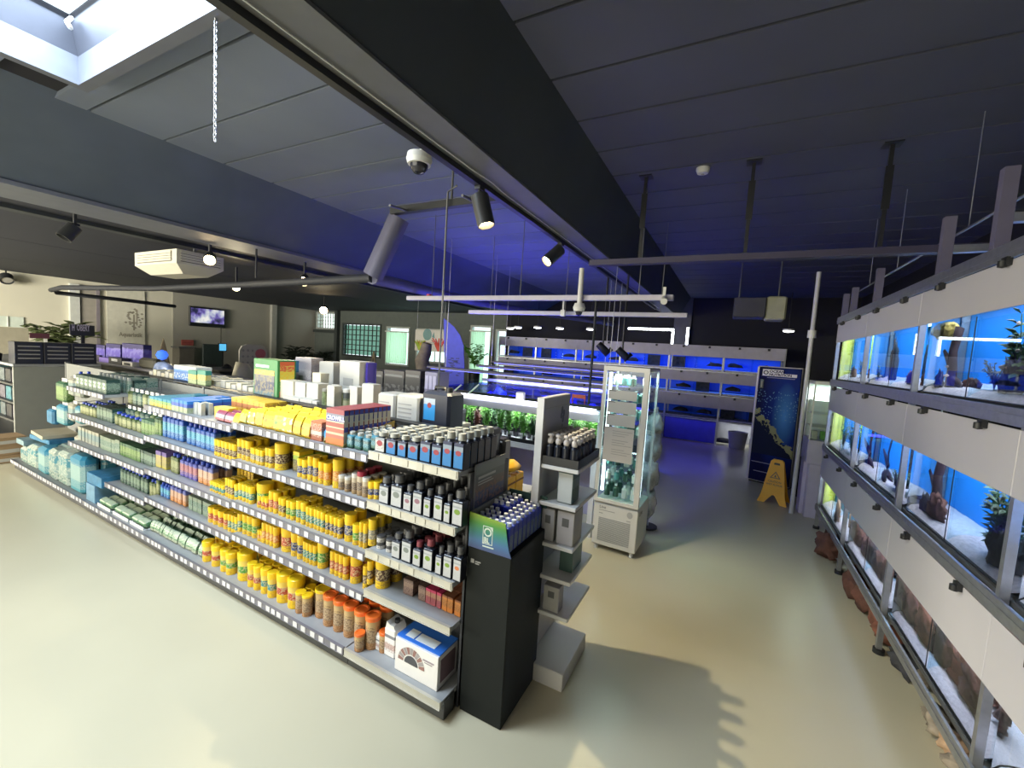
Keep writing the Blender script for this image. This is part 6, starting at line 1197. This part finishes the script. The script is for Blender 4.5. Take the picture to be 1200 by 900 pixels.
t, w, h = wallthing('cabinet', 'grey cabinet with rounded top against the grey wall', 'cabinet', -14.4, 210, 228, 408, 432); MB().bbox(-.4, 0, 0, w, -1.2, h, .01).obj('body', mat('taupe_cabinet', (.16, .15, .13), .7), t); MB().box(-.42, .03, -.03, w + .03, h, h + .04).obj('top', m_steel, t)
t, w, h = wallthing('picture', 'small red picture on the grey wall above the cabinet', 'picture', -14.9, 213, 227, 398, 405); MB().box(-.03, 0, 0, w, 0, h).obj('canvas', mat('red_picture', (.45, .10, .09), .6), t); MB().box(.0003, .004, w * .1, w * .9, h * .45, h * .55).obj('print', mat('red_dark', (.28, .05, .05), .6), t)
t, w, h = wallthing('screen_panel', 'dark green grey partition under the television', 'partition', -14.0, 238, 262, 403, 432); MB().bbox(-.06, 0, 0, w, -1.2, h, .01).obj('panel', mat('dark_green_panel', (.03, .045, .045), .6), t); MB().box(.0003, .02, w * .1, w * .6, -.6, h * .2).obj('dark_front', m_blackc, t)
t, w, h = wallthing('tablet', 'small cyan lit screen in front of the dark partition', 'screen', -13.6, 257, 265, 403, 411); MB().box(-.03, 0, -.02, w + .02, -.02, h + .02).obj('housing', m_dark, t); MB().box(.0003, .003, 0, w, 0, h).obj('screen', emat('cyan_screen', (.10, .45, .75), 1.0), t); MB().box(-.02, -.01, w * .4, w * .6, -1.4, -.02).obj('stand', m_dark, t)
p0 = at(192, 440, X=-13.2); top = at(188, 396, X=-13.2).z; zb_ = 0.0; H_ = top
bd = thing('pointed_board', 'tall brown pointed board standing before the beige wall', 'board', (-13.2, p0.y, 0))
ww = at(201, 430, X=-13.2).y - at(181, 430, X=-13.2).y
pr = [(ww * .5 * s * (math.sin(PI * min(1, (1 - q) * .62)) if 1 else 1), H_ * q) for s, qs in ((1, (0, .3, .5, .65, .8, .92)), ) for q in qs]
pts = [(y, z) for y, z in pr] + [(0, H_)] + [(-y, z) for y, z in reversed(pr)]
MB().prism(pts, -.03, 0, 'x').obj('board', mat('board_brown', (.19, .15, .10), .6, var=.1), bd); MB().prism([(y * .8, z * .97 + .01) for y, z in pts], .0005, .004, 'x').obj('inlay', mat('board_tan', (.22, .175, .12), .6, var=.1), bd)
p = at(190, 416, X=-12.6); t = thing('globe_lamp', 'small blue glowing globe lamp before the pointed board', 'lamp', p); MB().lathe([(0, -.13), (.09, -.09), (.13, 0), (.09, .09), (0, .13)], 14).obj('globe', emat('blue_globe', (.05, .16, .8), 1.2), t); MB().cyl(0, 0, -1.3, -.131, .07, n=10).obj('stand', m_dark, t)
# pink dotted stand, cream figure, bright counter stuff
p = at(297, 440, X=-8.6); z1 = at(297, 404, X=-8.6).z; w = at(313, 425, X=-8.6).y - at(281, 425, X=-8.6).y
st = thing('display_stand', 'white rounded display board with pink dots on the right', 'stand', (-8.6, p.y, 0)); hh = z1
pts = [(-w / 2, .2), (w / 2, .2), (w / 2, hh - .12), (w / 2 - .05, hh - .03), (w / 2 - .14, hh), (-w / 2 + .14, hh), (-w / 2 + .05, hh - .03), (-w / 2, hh - .12)]
MB().prism(pts, -.04, 0, 'x').obj('board', m_wc, st); MB().box(-.3, .1, -w / 2, w / 2, 0, .2).obj('base', m_dark, st)
d = MB()
for i in range(4):
    for j in range(3): d.add([(.002, -w * .38 + i * w * .17 + .025 * math.cos(PI * k / 4), hh - .12 - j * .12 + .025 * math.sin(PI * k / 4)) for k in range(8)], [tuple(range(8))])
d.obj('dot_print', m_greyc, st); MB().add([(.0025, w * .25 + .11 * math.cos(PI * k / 8), hh - .18 + .10 * math.sin(PI * k / 8)) for k in range(16)], [tuple(range(16))]).obj('pink_disc', mat('pink_print', (.55, .16, .20), .6), st)
p = at(284, 446, X=-7.6); MB().box(-.15, .15, -.2, .2, 0, p.z - .07).obj('plinth', m_blackc, None, (-7.6, p.y, 0), label='black plinth under the cream figure', category='plinth'); o = MB().blob((0, 0, .12), (.05, .2, .26), 77, .3, 2, 0, -.138).obj('cut_out', m_cream, None, (-7.6, p.y, p.z - .05), label='cream cut out figure at the left of the dotted stand', category='figure')
cnt = thing('counter', 'long dark shop counter before the grey wall', 'counter', (-10.2, 6.9, 0)); MB().bbox(-.4, .4, -1.7, 1.7, 0, .95, .01).obj('body', m_blackc, cnt); MB().bbox(-.45, .45, -1.75, 1.75, .951, .99, .006).obj('top', mat('counter_top', (.22, .20, .17), .5), cnt)
for q in range(9):
    yy = 5.5 + q * .33; h = (.10, .18, .08, .22, .14, .1, .2, .12, .16)[q]; MB().blob((0, 0, h * .12), (.12, .10, h * .9), 140 + q, .4, 2, 0, 0).obj('parcel', [m_blackc, m_wc, m_greyc][q % 3], None, (-10.1, yy, .9905), label=f'{["black", "white", "grey"][q % 3]} parcel on the dark counter, {ORD[q]} from the near end', category='parcel')
# ------------------------------------------------------------------ ceiling fittings
tk = thing('lamp_track', 'long black lamp track under the main beam', 'track', (-1.50, 4.0, 2.80)); MB().box(-.02, .02, -4.5, 5, 0, .030).obj('rail', m_dark, tk); 
tk2 = thing('conduit', 'thin white cable conduit beside the lamp track', 'cable', (-1.44, 4.0, 2.825)); MB().tube([(0, -4.5, 0), (0, -1.9, 0), (.02, -1.7, -.004), (0, -1.5, 0), (0, 5, 0)], .0035, 6).obj('conduit', m_white, tk2)
m_spot = mat('spot_grey_black', (.03, .032, .036), .45)
m_warm = emat('warm_lamp', (1, .74, .40), 60)
def spot(loc, aim, label, on=True, L=.20, r=.055, stem=.05, energy=45, size=62, lamp=True):
    loc = Vector(loc); d = (Vector(aim) - loc).normalized(); q = d.to_track_quat('Z', 'Y')
    t = thing('track_spot', label, 'lamp', loc)
    MB().box(-.02, .02, -.03, .03, -.02, -.0005).cyl(0, 0, -stem, -.019, .012, n=8).obj('mount', m_spot, t)
    b = MB().lathe([(0, 0), (r, .004), (r, L), (r * .9, L), (r * .82, L - .03)], 16).obj('body', m_spot, t, (0, 0, -stem)); b.rotation_mode = 'QUATERNION'; b.rotation_quaternion = q
    MB().lathe([(r * .82, L - .029), (0, L - .02)], 16).obj('lamp_face', m_warm if on else m_greyc, b)
    if on and lamp: light('spot_light', 'SPOT', loc + Vector((0, 0, -stem)) + d * (L + .02), energy, (1, .86, .55), loc + Vector((0, 0, -stem)) + d * 3, spot_size=math.radians(size), spot_blend=.5, shadow_soft_size=.014)
spot((-1.50, 2.30, 2.80), (-.60, 2.35, 0), 'track spot pointing straight down under the main beam', energy=150, size=92)
spot((-1.50, 3.70, 2.80), (-2.2, 2.6, 1.6), 'second track spot tilted to the shelf, near the ceiling camera', energy=70)
for q, (px, py, Z, on, aim) in enumerate([(88, 262, 2.80, False, (-6, 0, 0)), (246, 298, 2.72, True, (-2.5, 1.2, 1.2)), (277, 333, 2.62, True, (-3, 1.6, 1.2)), (357, 324, 2.62, True, (-2.5, 1.6, 1.2)), (380, 361, 2.6, True, (-6, 4, 1)), (7, 322, 2.80, False, (-12, 3, 0))]):
    p = at(px, py, Z=Z); spot(p, aim, ['unlit grey spot far left under the ceiling', 'lit spot before the white air conditioner', 'bright spot left of the television', 'small lit spot above the leaflet holders', 'distant lit spot over the glass block window', 'distant unlit spot over the cream wall'][q], on, stem=.03, L=.16, r=.065 if q < 4 else .11, energy=50, size=70)
    if Z < 2.82: MB().box(p.x - .012, p.x + .012, p.y - .012, p.y + .012, p.z, 2.899 if p.x < -6.4 else 3.0 if p.x < -5.6 else 2.81 if p.x < -4.9 else 3.299).obj('lamp_drop', m_spot, None, label=f'black ceiling drop holding a spot, {ORD[q]} from the left', category='drop')
# ceiling camera dome under the beam, dome camera on the pipe, detector
p = at(519, 176, Z=2.83); t = thing('ceiling_camera', 'white dome camera under the main beam', 'camera', (-1.62, p.y, 2.832)); MB().lathe([(0, 0), (.065, 0), (.07, -.03), (.062, -.055), (.0, -.055)][::-1], 18).obj('base', m_white, t); MB().lathe([(0, -.105), (.028, -.098), (.045, -.075), (.05, -.056), (0, -.056)], 16).obj('dome', mat('smoked_dome', (.03, .03, .04), .1), t); MB().box(-.03, .10, -.03, .03, .0005, .012).obj('bracket', m_white, t)
p = at(824, 197, Z=3.299); t = thing('smoke_detector', 'small white smoke detector on the dark ceiling', 'detector', p); MB().lathe([(0, -.045), (.04, -.04), (.05, -.015), (.05, 0), (0, 0)], 18).obj('body', m_white, t); MB().cyl(0, 0, -.05, -.0455, .012, n=10).obj('sensor', m_greyc, t)
# hanging chain beside the skylight
p = at(253, 0, Z=3.299); zb_ = None
d_ = RGT * ((247 - 600) / FOC) + DWN * ((163 - 450) / FOC) + FWD; tt = (p.x * d_.x + p.y * d_.y) / (d_.x ** 2 + d_.y ** 2); zl = EYE.z + d_.z * tt
ch = thing('chain', 'thin silvery chain hanging from the ceiling beside the skylight', 'chain', p)
lk = MB(); n = 8
ring = [(.006 * math.cos(2 * PI * k / n), 0, .0125 * math.sin(2 * PI * k / n)) for k in range(n + 1)]; lk.tube(ring, .0028, 5); lkm = lk.mesh('link', mat('chain_steel', (.65, .66, .70), .3, .8))
k = 0; z = 3.28
while z > zl: put('link', lkm, ch, (0, 0, z - 3.299), (PI / 2) * (k % 2) + .4); z -= .019; k += 1
# poles and rails under the dark ceiling
for q, (x, y0) in enumerate(((0.0, 3.68), (.79, 3.68), (-.78, 3.70))):
    t = thing('hanging_pole', f'dark pole dropping from the navy ceiling to the cross rail, {["middle", "nearest the aquariums", "beside the beam"][q]}', 'pole', (x, y0, 3.3)); MB().box(-.012, .012, -.012, .012, -.66, -.001).obj('pole', m_dark, t); MB().box(-.022, .022, -.014, .0, -.42, -.14).obj('sleeve', m_dark, t); MB().box(-.05, .05, -.05, .05, -.008, -.0005).obj('plate', m_dark, t)
cr = thing('cross_rail', 'violet grey steel rail running across to the aquarium rack', 'rail', (.1, 3.68, 2.58)); MB().box(-1.3, 1.45, -.03, .03, 0, .05).obj('rail', mat('violet_steel', (.055, .05, .095), .5, .2), cr); MB().box(-1.3, 1.45, -.05, -.0305, 0, .012).obj('flange', mat('violet_steel', (.055, .05, .095), .5, .2), cr)
for q, (a, c, Y0) in enumerate((((478, 350), (790, 343), 4.0), ((550, 366), (806, 365), 5.0))):
    A_, B_ = at(*a, Y=Y0), at(*c, Y=Y0); t = thing('white_pipe', f'long white cable tray hanging across the aisle, {["front", "rear"][q]} of two', 'pipe', A_); MB().bbox(0, B_.x - A_.x, -.03, .03, -.02, .03, .004).obj('tray', mat('violet_white_tray', (.50, .48, .58), .4), t)
    for s in (.12, .5, .9): MB().tube([((B_.x - A_.x) * s, 0, .03), ((B_.x - A_.x) * s, 0, 3.3 - A_.z)], .005, 5).obj('hanger', m_steel, t)
    if q == 0: MB().box(.31, .35, -.035, .035, .031, .05).obj('red_clip', mat('red_clip', (.5, .03, .05), .5), t)
p = at(684, 322, Y=4.0); t = thing('dome_camera', 'white dome camera hanging from the front cable tray', 'camera', (p.x, 3.94, 2.6)); z = at(685, 368, Y=3.94).z - 2.6
MB().cyl(0, 0, z + .09, 0.02, .025, n=10).obj('stem', m_white, t); MB().lathe([(0, z + .02), (.05, z + .025), (.06, z + .06), (.045, z + .10), (0, z + .1)], 14).obj('housing', m_white, t); MB().lathe([(0, z - .02), (.025, z - .01), (.035, z + .019), (0, z + .019)], 12).obj('dome', mat('smoked_dome', (.03, .03, .04), .1), t)
p = at(660, 363, Y=4.9); t = thing('sensor', 'small white sensor box under the cable trays', 'sensor', p); MB().bbox(-.03, .03, -.02, .02, -.08, 0, .006).obj('body', m_white, t); MB().box(-.01, .01, -.01, .01, .0005, .12).obj('stem', m_white, t)
p = at(778, 350, Y=3.95); t = thing('bullet_camera', 'little white camera at the end of the front cable tray', 'camera', p); MB().tube([(0, 0, 0), (.02, -.12, -.04)], .028, 10).obj('body', m_white, t); MB().box(-.012, .012, -.012, .012, .02, .10).obj('stem', m_white, t)
# dark crossbar and strut between the beams
a, c = at(458, 247, Z=3.0), at(562, 235, Z=3.0); cb = thing('crossbar', 'dark crossbar between the two ceiling beams with small brackets', 'bar', (a.x, 3.0, 2.97)); Lx = -1.62 - a.x
MB().box(0, Lx, -.03, .03, 0, .06).obj('bar', m_spot, cb)
for s in (.15, .72): MB().tube([(Lx * s, -.03, .01), (Lx * s + .05, -.28, -.03)], .012, 6).obj('bracket', m_steel, cb)
MB().tube([(Lx * .52, 0, .06), (Lx * .52, 0, .33)], .01, 6).obj('hanger', m_steel, cb)
stt = MB(); b0 = at(468, 255, Z=2.96); b1 = at(436, 326, Z=2.40); stt.tube([b0, b0 + (b1 - b0) * .97], .095, 4); stt.v = [(x - b0.x, y - b0.y, z - b0.z) for x, y, z in stt.v]; stt.obj('strut', mat('slate_strut', (.12, .12, .19), .6), None, b0, label='slanting grey strut from the crossbar down to the dark frame', category='strut')
# big dark suspended frame
hf = thing('suspended_frame', 'large dark suspended lamp frame with pointed loop under the ceiling', 'frame', b1); tb = lambda nm, pts, r, m: (lambda mb: mb.obj(nm, m, hf))((lambda q: (setattr(q, 'v', [(x - b1.x, y - b1.y, z - b1.z) for x, y, z in q.v]), q)[1])(MB().tube(pts, r, 8)))
m_fr = mat('frame_slate', (.018, .02, .028), .7)
tb('tube', [b1, at(300, 333, Z=2.40), at(180, 338, Z=2.40), at(72, 337, Z=2.40), at(60, 340, Z=2.40), at(66, 343, Z=2.40), at(140, 351, Z=2.40), at(205, 359, Z=2.40)], .042, m_fr)
tb('tube', [b1, at(560, 355, Z=2.64), at(720, 380, Z=2.64)], .06, mat('slate_strut', (.13, .13, .20), .6))
for (px, py) in ((300, 333),):
    p = at(px, py, Z=2.40); tb('hanger', [p + Vector((0, 0, .07)), Vector((p.x, p.y, 2.895 if p.x < -6.4 else 2.84 if p.x < -5 else 3.29))], .012, m_fr)
# air conditioner
z0 = 2.48; c0 = at(207, 318, Z=z0); x1, y0 = c0.x, c0.y; x0 = at(158, 306, Y=y0).x; y1 = at(262, 322, X=x1).y; z1 = at(206, 291, X=x1).z; zm = z0 + .10
ac = thing('air_conditioner', 'white boxy ceiling air conditioner with slatted grilles', 'air conditioner', ((x0 + x1) / 2, (y0 + y1) / 2, z0)); hw, hd_ = (x1 - x0) / 2, (y1 - y0) / 2
m_ac = mat('warm_white_metal', (.66, .63, .54), .45, var=.02)
b = MB(); i = .12
vs = [(-hw + i, -hd_ + i, 0), (hw - i, -hd_ + i, 0), (hw - i, hd_ - i, 0), (-hw + i, hd_ - i, 0), (-hw, -hd_, .10), (hw, -hd_, .10), (hw, hd_, .10), (-hw, hd_, .10), (-hw, -hd_, z1 - z0), (hw, -hd_, z1 - z0), (hw, hd_, z1 - z0), (-hw, hd_, z1 - z0)]
b.add(vs, [(3, 2, 1, 0), (8, 9, 10, 11)] + [(r + k, r + (k + 1) % 4, r + 4 + (k + 1) % 4, r + 4 + k) for r in (0, 4) for k in range(4)]); b.obj('body', m_ac, ac)
h_ = z1 - z0; m_sl = mat('grille_dark', (.17, .16, .14), .6)
MB().box(-hw * .85, hw * .78, -hd_ - .004, -hd_ - .0005, .125, h_ - .02).obj('grille', m_sl, ac); MB().box(hw + .0005, hw + .004, -hd_ * .85, hd_ * .85, .125, h_ - .02).obj('grille', m_sl, ac)
for k in range(4):
    z = .135 + k * (h_ - .17) / 3.2; MB().box(-hw * .85, hw * .78, -hd_ - .014, -hd_ - .0045, z, z + .022).obj('slat', m_ac, ac); MB().box(hw + .0045, hw + .014, -hd_ * .85, hd_ * .85, z, z + .022).obj('slat', m_ac, ac)
for (x, y) in ((-hw * .7, 0), (hw * .7, 0)): MB().cyl(x, y, h_, 2.9 - z0 - .002 if x1 < -6.4 else 2.81 - z0, .012, n=6).obj('rod', m_steel, ac)
# dark heater box hanging at the back, clamp lamps over the coral tank
p = at(893, 360, Y=7.0); t = thing('fan_heater', 'dark hanging fan heater with pale square front', 'heater', p); MB().bbox(-.36, .05, .02, .40, -.14, .14, .01).obj('body', mat('heater_grey', (.05, .05, .07), .5), t); MB().bbox(.052, .30, .04, .38, -.17, .16, .02).obj('hood', mat('heater_cream', (.42, .42, .28), .5), t)
for x in (-.3, .2): MB().tube([(x, .2, .14), (x, .2, 3.3 - p.z)], .01, 6).obj('rod', m_steel, t)
for q, (px, py) in enumerate(((708, 408), (731, 414))):
    p = at(px, py, Y=5.45); t = thing('clamp_lamp', f'black clamp lamp on a long arm above the coral tank, {["left", "right"][q]} of two', 'lamp', p); MB().tube([(-.08, 0, .05), (.04, .02, -.06), (.09, .03, 0)], [.045, .055, .03], 10).obj('head', m_dark, t); MB().tube([(-.02, 0, .04), (-.02, 0, .52), (-.02, 0, 2.83 - p.z)], .014, 6).obj('arm', m_dark, t)
p = at(700, 350, Y=4.6); t = thing('steel_stand', 'thin dark bent steel stand beside the glass fridge', 'stand', (p.x, 4.575, 1.25)); MB().tube([(0, 0, 0), (0, 0, p.z - 1.25), (.4, 0, p.z - 1.23)], .016, 6).obj('tube', m_dark, t)
